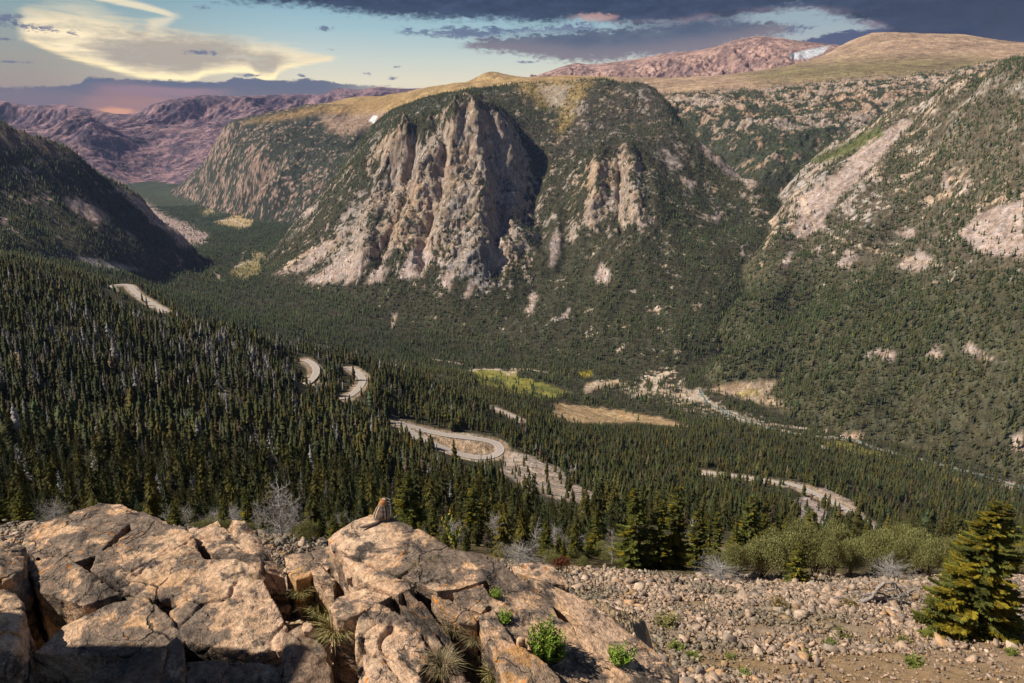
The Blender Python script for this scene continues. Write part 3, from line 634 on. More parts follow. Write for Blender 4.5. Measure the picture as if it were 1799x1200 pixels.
# --- right mountain
L = LID == RIGHT
COLR[:] = np.where(L[..., None], np.array((.085, .080, .045)) * (1 - sstep(PY, 520, 430))[..., None] + np.array((.125, .105, .07)) * sstep(PY, 520, 430)[..., None], COLR); DENS = np.where(L, 1 / 34. + (1 / 46. - 1 / 34.) * sstep(PY, 520, 430), DENS)
rk = sstep(NF2 * 1.0 + NF3 * .7 + steep * .25 + .35 * sstep(PX, 1640, 1420) * sstep(PY, 480, 300) + .26 * sstep(PY, 480, 330) - .52, -0.05, 0.10) * L * sstep(PY, 560, 470)
rk *= 1 - .75 * inside([(1640, 250), (1799, 100), (1799, 330), (1720, 330)], 30, 20)
paint(rk, RC * np.float32(1.0), .18); ROCKM = np.maximum(ROCKM, rk)
for q in ([(1401, 422), (1403, 348), (1438, 322), (1474, 345), (1445, 385), (1452, 408), (1433, 402), (1412, 420)], [(1472, 348), (1532, 292), (1604, 212), (1582, 210), (1508, 262), (1490, 284), (1448, 322)],
          [(1686, 412), (1720, 373), (1799, 350), (1799, 452), (1745, 450), (1700, 432)], [(1468, 468), (1488, 436), (1504, 450), (1496, 472)], [(1370, 395), (1392, 385), (1388, 400)], [(1370, 470), (1388, 440), (1394, 446), (1380, 478)],
          [(1575, 470), (1610, 440), (1640, 455), (1620, 478)], [(1650, 320), (1660, 300), (1672, 330), (1660, 340)], [(1690, 310), (1705, 320), (1696, 345)], [(1420, 440), (1446, 430), (1440, 446)],
          [(1515, 628), (1545, 612), (1575, 622), (1570, 632)], [(1630, 625), (1645, 606), (1655, 628)], [(1690, 612), (1705, 605), (1730, 628), (1755, 632), (1735, 638)], [(1772, 772), (1799, 762), (1799, 803)], [(1576, 410), (1600, 400), (1610, 415), (1590, 420)]):
    mm = inside(q, 4, 6, [RIGHT]); paint(mm, SCREE, .07); ROCKM *= 1 - mm
paint(stroke([(1408, 345), (1418, 370), (1428, 392), (1432, 405)], 2.2, 1.2, 2), (.55, .42, .30), 0)
paint(stroke([(1452, 412), (1480, 424), (1520, 436), (1560, 446), (1600, 455), (1650, 467)], 3.0, 3, 9) * L, (.42, .33, .235), .3)
paint(inside([(1415, 284), (1470, 260), (1545, 222), (1552, 236), (1500, 268), (1440, 288)], 5, 8), (.105, .115, .04), .25)
# --- head of the side canyon and the plateau
L = LID == PLAT; edge = sstep(DD, 4650, 4450)
tree = sstep(NF2 * .9 + NF3 * .6 + NF1 * .5 + .22 * sstep(PY, 190, 235) - .05 * sstep(PX, 1350, 1600), -.06, .10)
ROCKM = np.maximum(ROCKM, L * edge * (1 - tree))
head = (RC * np.array((1.28, 1.18, 1.08), np.float32)) * (1 - tree[..., None]) + np.array((.055, .06, .038)) * tree[..., None]
top1 = np.array((.36, .25, .165)); top2 = np.array((.19, .155, .075)); top3 = np.array((.35, .24, .11))
k = np.clip(inside([(1290, 130), (1400, 112), (1600, 100), (1740, 102), (1720, 130), (1550, 138), (1350, 146)], 16, 14) + NF1 * .3, 0, 1)[..., None]
gold = sstep(PX, 1120, 1000)[..., None]
top = (top1 * (1 - k) + top2 * k) * (1 - gold) + top3 * gold; top = top * (1 + .7 * NF1 + .4 * NF2 + .25 * NF3)[..., None]
COLR[:] = np.where(L[..., None], head * edge[..., None] + top * (1 - edge[..., None]), COLR)
DENS = np.where(L, tree * edge / 70.0, DENS)
# --- spur across the upper valley
L = LID == SPUR
rk = sstep(NF2 * 1.1 + NF3 * 1.3 + NF1 * .5 + steep * .22 + .10 * sstep(PX, 560, 430) - .42, -.1, .14)
sp = np.array((.27, .19, .15)) * (1 + .5 * NF3)[..., None] * rk[..., None] + np.array((.05, .056, .04)) * (1 - rk[..., None])
COLR[:] = np.where(L[..., None], sp, COLR); DENS = np.where(L, (1 - rk) / 90.0, DENS)
paint(inside([(430, 215), (560, 185), (700, 168), (720, 180), (640, 205), (560, 200), (480, 212)], 8, 5, [SPUR, PLAT]), (.30, .20, .09), .1)
paint(inside([(560, 205), (640, 200), (700, 195), (650, 225), (600, 240), (575, 230)], 8, 6, [SPUR, PLAT]), (.30, .21, .15), .1)
paint(inside([(648, 213), (655, 203), (664, 204), (658, 217)], 1.5, 1, [SPUR, PLAT, CRAG]), (.78, .78, .8), 0)
# --- far ranges, left mountain
for lid, c1, c2 in ((FARL, (.33, .205, .205), (.095, .07, .09)), (FARR, (.44, .285, .23), (.20, .13, .115))):  # FARL tones include the purple-blue of distance haze, mixed into the rock colour
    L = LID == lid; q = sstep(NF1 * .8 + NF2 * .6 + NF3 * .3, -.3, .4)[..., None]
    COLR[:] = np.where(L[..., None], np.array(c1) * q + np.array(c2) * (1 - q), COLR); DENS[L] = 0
paint(inside([(1384, 96), (1410, 89), (1458, 80), (1446, 94), (1420, 103), (1392, 105)], 2, 1, [PLAT, FARR]), (.60, .61, .64), 0)
L = LID == LEFT
rk = sstep(NF2 * .9 + NF3 * .5 + NF1 * .4 - .30, -.05, .14) * L
paint(rk, (.24, .18, .15), .1)
paint(inside([(0, 215), (60, 238), (130, 270), (120, 290), (60, 262), (0, 262)], 12, 8, [LEFT]), (.19, .14, .11), .1)
for q in ([(200, 318), (290, 378), (345, 400), (368, 412), (358, 432), (312, 434), (296, 408), (250, 370), (205, 335)], [(110, 345), (150, 350), (185, 372), (200, 395), (150, 385), (118, 372)]):
    paint(inside(q, 5, 7, [LEFT, HILL]), (.36, .27, .24), .08)
paint(inside([(120, 450), (180, 455), (250, 474), (225, 478), (150, 464)], 4, 4, [HILL, LEFT]), (.30, .27, .25), .05)
# --- valley floor
TAN = (.40, .28, .155); PALE = (.47, .375, .285)
for q, c, kp in (([(972, 708), (1010, 712), (1090, 721), (1150, 732), (1215, 748), (1185, 750), (1120, 742), (1050, 744), (1000, 742), (974, 734)], TAN, 0.0),
              ([(812, 653), (860, 648), (905, 660), (950, 670), (1000, 690), (965, 702), (900, 690), (850, 676)], (.23, .215, .05), .10),
              ([(1238, 684), (1270, 675), (1320, 672), (1362, 666), (1364, 681), (1346, 692), (1376, 708), (1386, 715), (1340, 712), (1300, 699), (1268, 692)], (.36, .27, .19), .05),
              ([(1028, 672), (1086, 667), (1092, 677), (1052, 681), (1024, 694)], (.42, .32, .22), .05),
              ([(1475, 762), (1518, 760), (1518, 772), (1490, 774)], (.42, .30, .21), 0.0), ([(1762, 846), (1782, 848), (1780, 862), (1764, 858)], (.5, .4, .3), 0),
              ([(1430, 776), (1480, 774), (1560, 800), (1545, 806), (1480, 792)], (.21, .19, .05), .15),
              ([(378, 392), (410, 378), (450, 376), (440, 400), (420, 404)], (.36, .27, .14), .05), ([(376, 480), (384, 488), (392, 494)], PALE, 0),
              ([(420, 462), (455, 452), (458, 480), (430, 492), (400, 480)], (.27, .22, .1), .25), ([(686, 552), (694, 552), (693, 578), (688, 576)], PALE, .0),
              ([(640, 455), (648, 452), (652, 460), (642, 462)], PALE, .1), ([(445, 440), (470, 446), (462, 456), (440, 450)], (.3, .24, .13), .2), ([(350, 372), (372, 366), (380, 374), (360, 380)], (.3, .25, .13), .15), ([(880, 652), (912, 650), (905, 658), (884, 660)], (.42, .33, .2), .1), ([(935, 676), (985, 684), (980, 692), (940, 686)], (.16, .17, .05), .5), ([(860, 662), (895, 668), (888, 676), (862, 670)], (.15, .16, .05), .6), ([(1290, 690), (1330, 684), (1340, 694), (1300, 698)], (.33, .27, .12), .2), ([(1200, 690), (1226, 684), (1238, 700), (1212, 704)], PALE, .1), ([(1105, 690), (1140, 694), (1132, 700), (1108, 697)], PALE, .2),
              ([(1018, 655), (1040, 650), (1040, 660), (1022, 664)], (.3, .24, .03), .2)):
    paint(inside(q, 3, 4, [HILL, RIGHT, CRAG]), c, kp)
brd = inside([(1135, 655), (1180, 648), (1215, 690), (1290, 720), (1350, 745), (1345, 757), (1290, 745), (1230, 730), (1150, 700), (1100, 690), (1080, 678), (1120, 672)], 8, 10, [HILL, RIGHT, CRAG])
paint(brd * sstep(NF2 * .7 + NF3 * 1.3, -.02, .16), PALE, .4); DENS = DENS * (1 - .25 * brd)
for q, wq in (([(1170, 655), (1152, 672), (1150, 686), (1180, 692), (1215, 700), (1245, 706), (1262, 716)], 5), ([(1228, 683), (1240, 705), (1256, 716), (1290, 728), (1320, 742), (1350, 753)], 5), ([(1350, 745), (1400, 751), (1450, 759)], 2.6),
              ([(1262, 716), (1300, 740), (1340, 750), (1420, 766), (1495, 772), (1520, 780), (1546, 791), (1588, 800), (1622, 809), (1644, 814), (1688, 826), (1728, 837), (1755, 844), (1773, 853), (1799, 855)], 2.4),
              ([(1425, 774), (1438, 782), (1451, 788), (1500, 795)], 2.2), ([(1032, 684), (1050, 674), (1075, 678)], 2.4), ([(760, 632), (790, 636), (812, 640)], 1.8), ([(815, 655), (845, 648), (880, 650)], 2), ([(900, 648), (940, 650), (960, 655)], 2),
              ([(376, 476), (386, 492)], 1.6), ([(385, 388), (410, 386), (432, 400)], 1.6), ([(410, 470), (445, 458)], 1.6), ([(430, 440), (425, 455)], 1.2)):
    paint(stroke(q, wq, 1.5, 3), PALE, .12)
# --- near hillside: bare cut slopes, rubble, clearings
for q, c, kp in (([(893, 790), (930, 800), (985, 822), (992, 838), (1030, 858), (1100, 884), (1096, 894), (1040, 888), (980, 876), (920, 858), (880, 826)], (.38, .30, .24), .035), ([(1390, 880), (1415, 872), (1440, 888), (1455, 905), (1450, 925), (1415, 920), (1395, 900)], (.46, .36, .32), .04),
                 ([(358, 690), (385, 682), (405, 692), (380, 700)], (.25, .2, .12), .2), ([(755, 772), (800, 772), (845, 776), (862, 790), (850, 802), (820, 800), (775, 786)], (.42, .31, .21), 0.0), ([(625, 700), (640, 715), (632, 718)], SCREE, .2),
                 ([(1380, 843), (1440, 858), (1500, 892), (1560, 930), (1602, 950), (1580, 952), (1530, 915), (1470, 878), (1400, 852)], (.40, .30, .22), .08), ([(1430, 840), (1470, 862), (1520, 892), (1505, 894), (1450, 868)], (.36, .28, .22), .3)):
    paint(inside(q, 3, 4, [HILL]), c, kp)
bench = sstep(BENCH, 7, 3)
paint(bench, (.36, .275, .20), 0.0)
NEARB = (LID == HILL) & (DD < 95) & (PX < 1075)
COLR[:] = np.where((NEARB | ((DD < 120) & (PX >= 1075)))[..., None], np.array((.115, .095, .048)) * (1 + .6 * NF3)[..., None], COLR)
DENS = np.where(((DD < 95) & (PX > 1060)) | ((DD < 215) & (PX > 1105)) | (DD < 37.5), 0, DENS)
DENS = np.where(NEARB, DENS * 1.9, DENS)
DENS = np.where((LID == HILL) & (DD < 700), DENS * np.clip(1 + 1.4 * NF2, .25, 2), DENS)
COLR *= (1 + 0.30 * NF3 + .25 * NF2)[..., None]; COLR = np.clip(COLR, .004, .9)
# stands, chutes and openings: the trees follow the fall of the ground
def chutes(ang, wl): return gully(ang, wl, 6.0, .5, 4)
for lid, ang in ((CRAG, .2), (RIGHT, .95), (LEFT, -.9), (SPUR, .5)):
    S = np.clip(.35 + 1.3 * chutes(ang, 120) + .9 * NF1, .12, 1.7); DENS = np.where(LID == lid, DENS * S, DENS)
DENS = np.where((LID == HILL) & (DD > 700), DENS * np.clip(.95 + .9 * NF1 + .8 * NF2, .3, 1.8), DENS)
ROCKY = ROCKM * sstep(SLOPE, .4, .75) * np.where(LID == RIGHT, .45, 1) + .6 * np.isin(LID, [FARL, FARR]) * sstep(SLOPE, .5, .9)
# ------------------------------------------------------------------ land mesh, cut into its landforms
def land_material():
    m, nt, b = principled('land', 0.95, 0.1)
    a = nt.new('ShaderNodeAttribute', attribute_name='col').outputs['Color']
    g = nt.new('ShaderNodeNewGeometry').outputs['Position']
    n1 = nt.noise(g, 0.22, 5, 0.65); n2 = nt.noise(g, 0.035, 4, 0.6); n3 = nt.noise(nt.map(g, (1, 1, .35)), 0.09, 5, 0.7)
    v = nt.math('MULTIPLY', nt.ss(n1, .25, .75, .62, 1.35), nt.ss(n2, .3, .7, .82, 1.18))
    v = nt.math('MULTIPLY', v, nt.ss(n3, .3, .7, .7, 1.25))
    vc = nt.vor(nt.map(g, (1, 1, .7)), .055, 'F1', 1); vb = nt.new('ShaderNodeSeparateColor'); nt.l.new(vc, vb.inputs[0]); v = nt.math('MULTIPLY', v, nt.ss(vb.outputs[0], 0, 1, .84, 1.14))
    c = nt.mix(1.0, a, nt.comb(v, v, v), 'MULTIPLY')
    hue = nt.mix(nt.ss(n2, .35, .65), (1.06, 1.0, .93), (.95, 1.0, 1.06))
    nt.put(b.inputs['Base Color'], nt.mix(1.0, c, hue, 'MULTIPLY'))
    bp = nt.new('ShaderNodeBump'); bp.inputs['Strength'].default_value = 0.9; bp.inputs['Distance'].default_value = 3.0
    nt.put(bp.inputs['Height'], nt.math('ADD', n1, nt.math('MULTIPLY', n3, 1.5))); nt.l.new(bp.outputs[0], b.inputs['Normal'])
    return m
MLAND = land_material()
def build_land():
    nr, nc = ZZ.shape; idx = np.arange(nr * nc).reshape(nr, nc)
    F = np.stack([idx[:-1, :-1], idx[:-1, 1:], idx[1:, 1:], idx[1:, :-1]], -1).reshape(-1, 4)
    V = np.stack([XX, DD, ZZ], -1).reshape(-1, 3)
    # blocky jointing of the bare rock
    r = ROCKY.ravel(); k = np.nonzero((r > .05) & (PY.ravel() < 640) & (np.abs(PX.ravel() - 900) < 960))[0]
    N = np.stack([-GX, -GY, np.ones_like(GX)], -1).reshape(-1, 3)[k]; N /= np.linalg.norm(N, axis=1)[:, None]; p = V[k]; d = np.zeros(len(k)); far = np.clip(p[:, 1] / 2800, 1, 3)
    wq = np.stack([fbm3(p / 60 + j * 31, 3) for j in range(3)], 1)
    d += 9.0 * (1 - 2 * np.abs(fbm3(p / (70 * np.clip(p[:, 1] / 2800, 1, 3))[:, None] * np.array((1.3, 1.3, .7)), 3)) - .6)
    for size, amp in ((26., 6.0), (11., 2.8)):
        q = (p / (size * far)[:, None] + wq * .55) * np.array((1, 1, .62)); f1, f2, cid = worley3(q, int(size)); e_ = sstep(f2 - f1, 0, .12); d += ((_ang[cid] / 6.2832 - .5) * 1.1 * e_ - .12 * (1 - e_)) * amp * far ** .5
    V[k] += N * (d * r[k])[:, None]
    C = COLR.reshape(-1, 3); fl = LID[:-1, :-1].ravel()
    names = ['hillside', 'mountain', 'hill', 'mountain', 'mountain', 'mountain_range', 'plateau', 'mountain_range']
    labels = ['forested hillside and valley floor with the river flats', 'rocky crag mountain with pale scree tongues across the valley', 'rocky spur closing the upper valley', 'steep forested mountain slope along the right side',
              'shaded dark mountain spur on the left side', 'distant purple mountain range under the sunset cloud', 'golden treeless plateau above the canyon headwall', 'distant pink rocky peaks behind the plateau']
    for k in range(8):
        f = F[fl == k]
        if len(f) == 0: continue
        used, inv = np.unique(f, return_inverse=True)
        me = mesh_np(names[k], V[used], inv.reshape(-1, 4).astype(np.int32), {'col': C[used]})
        structure(obj(names[k], me, MLAND), labels[k])
build_land()
# roads
def road_material():
    m, nt, b = principled('asphalt', 0.85, 0.3)
    g = nt.new('ShaderNodeNewGeometry').outputs['Position']; n = nt.noise(g, 0.6, 5, .6)
    nt.put(b.inputs['Base Color'], nt.ramp(n, [(.3, (.30, .265, .25)), (.7, (.39, .34, .315))])); return m
def paint_material(name, c):
    m, nt, b = principled(name, 0.7); g = nt.new('ShaderNodeNewGeometry').outputs['Position']
    nt.put(b.inputs['Base Color'], nt.mix(nt.ss(nt.noise(g, 1.5, 4), .35, .7), c, tuple(0.7 * q for q in c))); return m
MASPH = road_material(); MYEL = paint_material('yellow_paint', (.62, .42, .08)); MWHT = paint_material('white_paint', (.75, .75, .72))
def ribbon(L, off0, off1, dz):
    t = np.gradient(L[:, :2], axis=0); t /= np.linalg.norm(t, axis=1)[:, None] + 1e-9; nrm = np.stack([-t[:, 1], t[:, 0]], 1)
    k = np.linspace(off0, off1, 5 if abs(off1 - off0) > 2 else 2); V = []
    for o in k: V.append(np.column_stack([L[:, :2] + nrm * o, L[:, 2] + dz]))
    V = np.stack(V, 1); n, mcol = V.shape[:2]; idx = np.arange(n * mcol).reshape(n, mcol)
    F = np.stack([idx[:-1, :-1], idx[1:, :-1], idx[1:, 1:], idx[:-1, 1:]], -1).reshape(-1, 4)
    F = F[:, ::-1]
    return V.reshape(-1, 3), F
for i, (L, wd) in enumerate(ROADS):
    structure(obj('road', mesh_np('road', *ribbon(L, -wd / 2, wd / 2, 0.25)), MASPH))
    if wd > 7:
        for o0, o1, mt in ((-.25, -.10, MYEL), (.10, .25, MYEL), (-wd / 2 + .7, -wd / 2 + .9, MWHT), (wd / 2 - .9, wd / 2 - .7, MWHT)):
            structure(obj('road_marking', mesh_np('road_marking', *ribbon(L, o0, o1, 0.27)), mt))

# the creek: a narrow sheet of water along its gravel bed
def creek():
    m, nt, b = principled('creek_water', .12, .5); g = nt.new('ShaderNodeNewGeometry').outputs['Position']; nt.put(b.inputs['Base Color'], nt.mix(nt.ss(nt.noise(g, .2, 4), .4, .6), (.06, .13, .13), (.20, .30, .29)))
    for q in ([(1262, 716), (1300, 740), (1340, 750), (1420, 766), (1495, 772), (1520, 780), (1546, 791), (1588, 800), (1622, 809), (1644, 814), (1688, 826), (1728, 837), (1755, 844), (1773, 853), (1799, 855)], [(1228, 683), (1240, 705), (1256, 716), (1290, 728), (1320, 742), (1350, 753)], [(1425, 774), (1438, 782), (1451, 788), (1500, 795)]):
        P = [spot(px, py, 900, 2200) for px, py in q]; P = [p for p in P if p is not None]
        if len(P) < 3: continue
        L = smooth_line(catmull(P, 6.0), 6); L[:, 2] = ground_z(L[:, 0], L[:, 1]); L = smooth_line(L, 8, True)
        structure(obj('creek', mesh_np('creek', *ribbon(L, -2.6, 2.6, .45)), m), 'narrow teal creek on its pale gravel bed')
creek()
# ------------------------------------------------------------------ forest
def cone_tier(rng, z0, z1, r, S, jag):
    """one whorl of branches: a ragged cone from z1 (tip) down to z0"""
    a = np.arange(S) * 2 * np.pi / S + rng.rand() * 6.28 + rng.uniform(-.25, .25, S)
    rr = r * rng.uniform(1 - jag, 1 + jag * .6, S); zz = z0 + (z1 - z0) * rng.uniform(-.12, .22, S)
    V = np.column_stack([np.cos(a) * rr, np.sin(a) * rr, zz]); V = np.vstack([[0, 0, z1], V])
    F = np.array([(0, 1 + i, 1 + (i + 1) % S) for i in range(S)]); return V, F
def fir_template(seed, tiers, S, jag, base=0.06, slim=1.0):
    """unit height, unit base radius"""
    rng = np.random.RandomState(seed); VV = []; FF = []; n = 0
    for t in range(tiers):
        f = t / tiers; z0 = base + (1 - base) * f; z1 = min(1.0, z0 + (1 - base) / tiers * rng.uniform(1.6, 2.1))
        if t == tiers - 1: z1 = 1.0
        r = (1 - f) ** 0.85 * (1 - .35 * max(0, .12 - f) / .12) * rng.uniform(.82, 1.12) + 0.03
        V, F = cone_tier(rng, z0, z1, r, S, jag); V[:, :2] += rng.uniform(-.04, .04, 2)
        V[0, :2] *= 0.2 if t < tiers - 1 else 0
        VV.append(V); FF.append(F + n); n += len(V)
    return np.vstack(VV), np.vstack(FF)
def spray_template(seed, whorls, per, twig=3):
    """branches as drooping sprays of small blades round a thin stem; unit height, unit base radius"""
    rng = np.random.RandomState(seed); V = []; F = []
    def tri(a, b, c): n = len(V); V.extend([a, b, c]); F.append((n, n + 1, n + 2))
    for k in range(3):
        a = k * 2.094; tri(np.array([.05 * math.cos(a), .05 * math.sin(a), 0]), np.array([.05 * math.cos(a + 2.1), .05 * math.sin(a + 2.1), 0]), np.array([0, 0, .98]))
    for i in range(whorls):
        f = (i + rng.uniform(-.3, .3)) / whorls; f = min(max(f, 0), .99); z = .05 + .95 * f; R = ((1 - f) ** .8) * (1 - .4 * max(0, .10 - f) / .10) + .05
        for j in range(per):
            a = rng.uniform(0, 6.283); r = R * rng.uniform(.55, 1.1); d = np.array([math.cos(a), math.sin(a), 0]); s = np.array([-d[1], d[0], 0])
            up = rng.uniform(-.10, .02) * (1.2 - f); wd = r * rng.uniform(.28, .5) + .02
            tip = d * r + np.array([0, 0, z + up * r * 2.2]); root = np.array([0, 0, z + .03])
            for q in range(twig):
                g = (q + 1) / twig; m_ = root * (1 - g) + tip * g; e = (1 - g * .55) * wd
                dz = rng.uniform(-.045, .0)
                tri(root * (1 - max(0, g - .55)) + tip * max(0, g - .55), m_ + s * e + np.array([0, 0, dz]), m_ + d * .02)
                tri(root * (1 - max(0, g - .55)) + tip * max(0, g - .55), m_ + d * .02, m_ - s * e + np.array([0, 0, dz]))
    V.append(np.array([0, 0, 1.02]));
    return np.array(V), np.array(F)
def needle_material():
    m, nt, b = principled('needles', 0.75, 0.15)
    a = nt.new('ShaderNodeAttribute', attribute_name='col').outputs['Color']
    g = nt.new('ShaderNodeNewGeometry').outputs['Position']
    n = nt.ss(nt.noise(g, 1.3, 3, .6), .3, .7, .65, 1.4)
    c = nt.mix(1.0, a, nt.comb(n, n, n), 'MULTIPLY'); nt.put(b.inputs['Base Color'], c)
    tr = nt.new('ShaderNodeBsdfTranslucent'); nt.put(tr.inputs[0], c); mx = nt.new('ShaderNodeMixShader'); mx.inputs[0].default_value = .34; nt.l.new(b.outputs[0], mx.inputs[1]); nt.l.new(tr.outputs[0], mx.inputs[2])
    nt.l.new(mx.outputs[0], nt.n['Material Output'].inputs[0]); return m
MNEED = needle_material()
TR = np.random.RandomState(11)
def scatter():
    nr, nc = ZZ.shape
    dR = np.diff(DR)[:, None]; area = dR * DR[:-1, None] * np.diff(UC)[None, :]
    clump = np.clip(1 + 1.5 * NF3 + .8 * NF2, .1, 2.2)[:-1, :-1]
    lam = DENS[:-1, :-1] * area * clump
    lam = np.where((PX[:-1, :-1] > -60) & (PX[:-1, :-1] < 1860) & (PY[:-1, :-1] < 1260) & (DR[:-1, None] < 5200), lam, 0)
    # drop what lies well behind a ridge
    H = np.vstack([np.full((1, nc), -9.0), HOR[:-1]])[:-1, :-1]
    vis = ((ZZ[:-1, :-1] + 15) / DR[:-1, None]) > H - 0.002
    n = TR.poisson(np.where(vis, lam, 0)); r, c = np.nonzero(n); k = n[r, c]; r = np.repeat(r, k); c = np.repeat(c, k)
    a = TR.rand(len(r)); b = TR.rand(len(r)); u = UC[c] + a * (UC[c + 1] - UC[c]); y = DR[r] + b * (DR[r + 1] - DR[r]); x = u * y
    z = (ZZ[r, c] * (1 - a) + ZZ[r, c + 1] * a) * (1 - b) + (ZZ[r + 1, c] * (1 - a) + ZZ[r + 1, c + 1] * a) * b
    return x, y, z, r, c
TX, TY, TZ, TRr, TCc = scatter()
n = len(TX); NTREE = n
TL = LID[TRr, TCc]
TH = TR.lognormal(math.log(8.8), .46, n).clip(2.5, 20)
TH *= np.where(TL == HILL, np.interp(TY, (36, 95, 130, 240, 600, 1100), (.25, .36, .55, .82, .87, .90)), 1.0) * np.where((TL == CRAG) | (TL == PLAT) | (TL == SPUR), .9, 1.0)
TWd = TH * TR.uniform(.12, .25, n) * np.where(TY > 1000, 1.25, 1.0)
# keep the roads in sight: nothing tall just in front of them
ppx, ppy = proj(TX, TY, TZ); keep = np.ones(n, bool)
for L, wd in ROADS:
    q = np.array([proj(*v) for v in L[::2]]); sel = np.nonzero((ppx > q[:, 0].min() - 25) & (ppx < q[:, 0].max() + 25) & (ppy > q[:, 1].min() - 10) & (ppy < q[:, 1].max() + 60) & (TY < L[:, 1].max()))[0]
    for i in sel:
        hp = TH[i] * FPX / TY[i]; dx = np.abs(q[:, 0] - ppx[i]); hit = (dx < TWd[i] * FPX / TY[i] + 6) & (q[:, 1] < ppy[i] + 3) & (q[:, 1] > ppy[i] - hp - 4)
        if hit.any() and TR.rand() > .10: keep[i] = False
def in_poly(P, x, y):
    ins = np.zeros(len(x), bool)
    for (ax, ay), (bx, by) in zip(P, P[1:] + P[:1]): ins ^= ((ay > y) != (by > y)) & (x < (bx - ax) * (y - ay) / (by - ay + 1e-12) + ax)
    return ins
for P in ([(893, 792), (930, 800), (985, 822), (992, 838), (1030, 858), (1098, 885), (1094, 893), (1040, 888), (980, 876), (920, 856), (884, 826)], [(1390, 880), (1415, 872), (1440, 888), (1452, 905), (1448, 918), (1415, 915), (1397, 900)], [(755, 772), (800, 772), (845, 776), (862, 790), (850, 802), (820, 800), (775, 786)], [(978, 710), (1090, 723), (1205, 747), (1120, 740), (1000, 740)], [(890, 800), (900, 830), (880, 830), (860, 812)], [(188, 499), (230, 497), (248, 531), (205, 527)], [(1535, 925), (1606, 946), (1592, 956), (1545, 946)]):
    b0 = in_poly(P, ppx, ppy); hp = TH * FPX / TY
    ov = in_poly(P, ppx, ppy - hp * .45) | in_poly(P, ppx, ppy - hp * .9)
    keep &= ~(ov & ~b0 & (TR.rand(n) > .05))
TX, TY, TZ, TH, TWd, TL, TRr, TCc = (v[keep] for v in (TX, TY, TZ, TH, TWd, TL, TRr, TCc)); NTREE = len(TX)
qx0, qy0 = proj(TX, TY, TZ)
base = np.array((.062, .066, .021)); var = TR.normal(size=NTREE); hue = TR.normal(size=NTREE)
patch = NF1[TRr, TCc] * 1.2 + NF2[TRr, TCc] * .6
TC = base * np.exp(.26 * var + .35 * patch)[:, None] * np.column_stack([np.exp(.14 * hue + .1 * patch), np.ones(NTREE), np.exp(-.16 * hue)])
far = sstep(TY, 1800, 3500)[:, None]; cool = sstep(TY, 1100, 2000)[:, None]; TC = TC * (1 - cool) + TC * np.array((.84, 1.03, 1.12)) * cool; TC = TC * (1 - far) + TC * np.array((.86, .98, 1.2)) * far; val = sstep(TY, 900, 1500)[:, None]; TC = TC * (1 + .22 * val)  # crowns turn bluer and paler with distance: air haze put into their colour
dm = (TL == CRAG) & (TY > 2750); TC[dm] *= np.array((1.12, .93, .98))
brownish = (TR.rand(NTREE) < np.where(TL == HILL, .06, .03)); TC[brownish] = np.array((.10, .075, .045)) * np.exp(.3 * var[brownish])[:, None]
gq = .62 * np.clip(.03 + 1.6 * np.exp(-((qx0 - 400) / 200) ** 2 - ((qy0 - 635) / 62) ** 2) * np.clip(NF2[TRr, TCc] * 1.6 + .22, 0, .6) + 1.2 * np.exp(-((qx0 - 110) / 150) ** 2 - ((qy0 - 590) / 45) ** 2) * np.clip(NF2[TRr, TCc] * 1.6 + .2, 0, .5) + .07 * (qx0 < 700), 0, .6) * (TL == HILL) * (TY < 900) * (qx0 < 1050)
greyt = TR.rand(NTREE) < gq; TC[greyt] = np.array((.20, .185, .175)) * np.exp(.35 * var[greyt])[:, None]; TWd[greyt] *= .75
TC = TC.clip(.008, .4)
def plant_all(sel, templates, VV, FF, CC, off):
    kind = TR.randint(len(templates), size=len(sel))
    for k, (V, F) in enumerate(templates):
        s = sel[kind == k]
        if len(s) == 0: continue
        ang = TR.rand(len(s)) * 6.283; ca, sa = np.cos(ang), np.sin(ang); h = TH[s]; wv = TWd[s]
        lx = TR.normal(size=len(s)) * .02; ly = TR.normal(size=len(s)) * .02
        X = (V[None, :, 0] * ca[:, None] - V[None, :, 1] * sa[:, None]) * wv[:, None] + TX[s][:, None] + V[None, :, 2] * (lx * h)[:, None]
        Y = (V[None, :, 0] * sa[:, None] + V[None, :, 1] * ca[:, None]) * wv[:, None] + TY[s][:, None] + V[None, :, 2] * (ly * h)[:, None]
        Z = V[None, :, 2] * h[:, None] + TZ[s][:, None] - .3
        VV.append(np.stack([X, Y, Z], -1).reshape(-1, 3).astype(np.float32)); m_ = len(V)
        FF.append((F[None] + (off + np.arange(len(s)) * m_)[:, None, None]).reshape(-1, 3).astype(np.int32))
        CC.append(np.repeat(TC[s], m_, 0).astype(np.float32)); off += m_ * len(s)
    return off
LOD_NEAR = 0.0
def build_forest(skip):
    VV, FF, CC = [], [], []; off = 0; ok = np.ones(NTREE, bool); ok[skip] = False
    lods = ((0, 260, [spray_template(s, 17, 6, 2) for s in range(6)]), (260, 520, [fir_template(s, 9, 9, .5) for s in range(8)]), (520, 1000, [fir_template(20 + s, 5, 7, .45) for s in range(8)]), (1000, 2000, [fir_template(40 + s, 2, 5, .4) for s in range(8)]), (2000, 9000, [fir_template(60 + s, 1, 5, .4, .0) for s in range(6)]))
    for a, b, T in lods:
        off = plant_all(np.nonzero(ok & (TY >= a) & (TY < b))[0], T, VV, FF, CC, off)
    me = mesh_np('conifer_forest', np.vstack(VV), np.vstack(FF), {'col': np.vstack(CC)}, smooth=False)
    o = obj('conifer_forest', me, MNEED); o['kind'] = 'stuff'; o['label'] = 'dense dark green conifer forest covering the hillside, valley and mountain slopes'; o['category'] = 'forest'
    print('FOREST trees', NTREE, 'tris', sum(len(f) for f in FF))
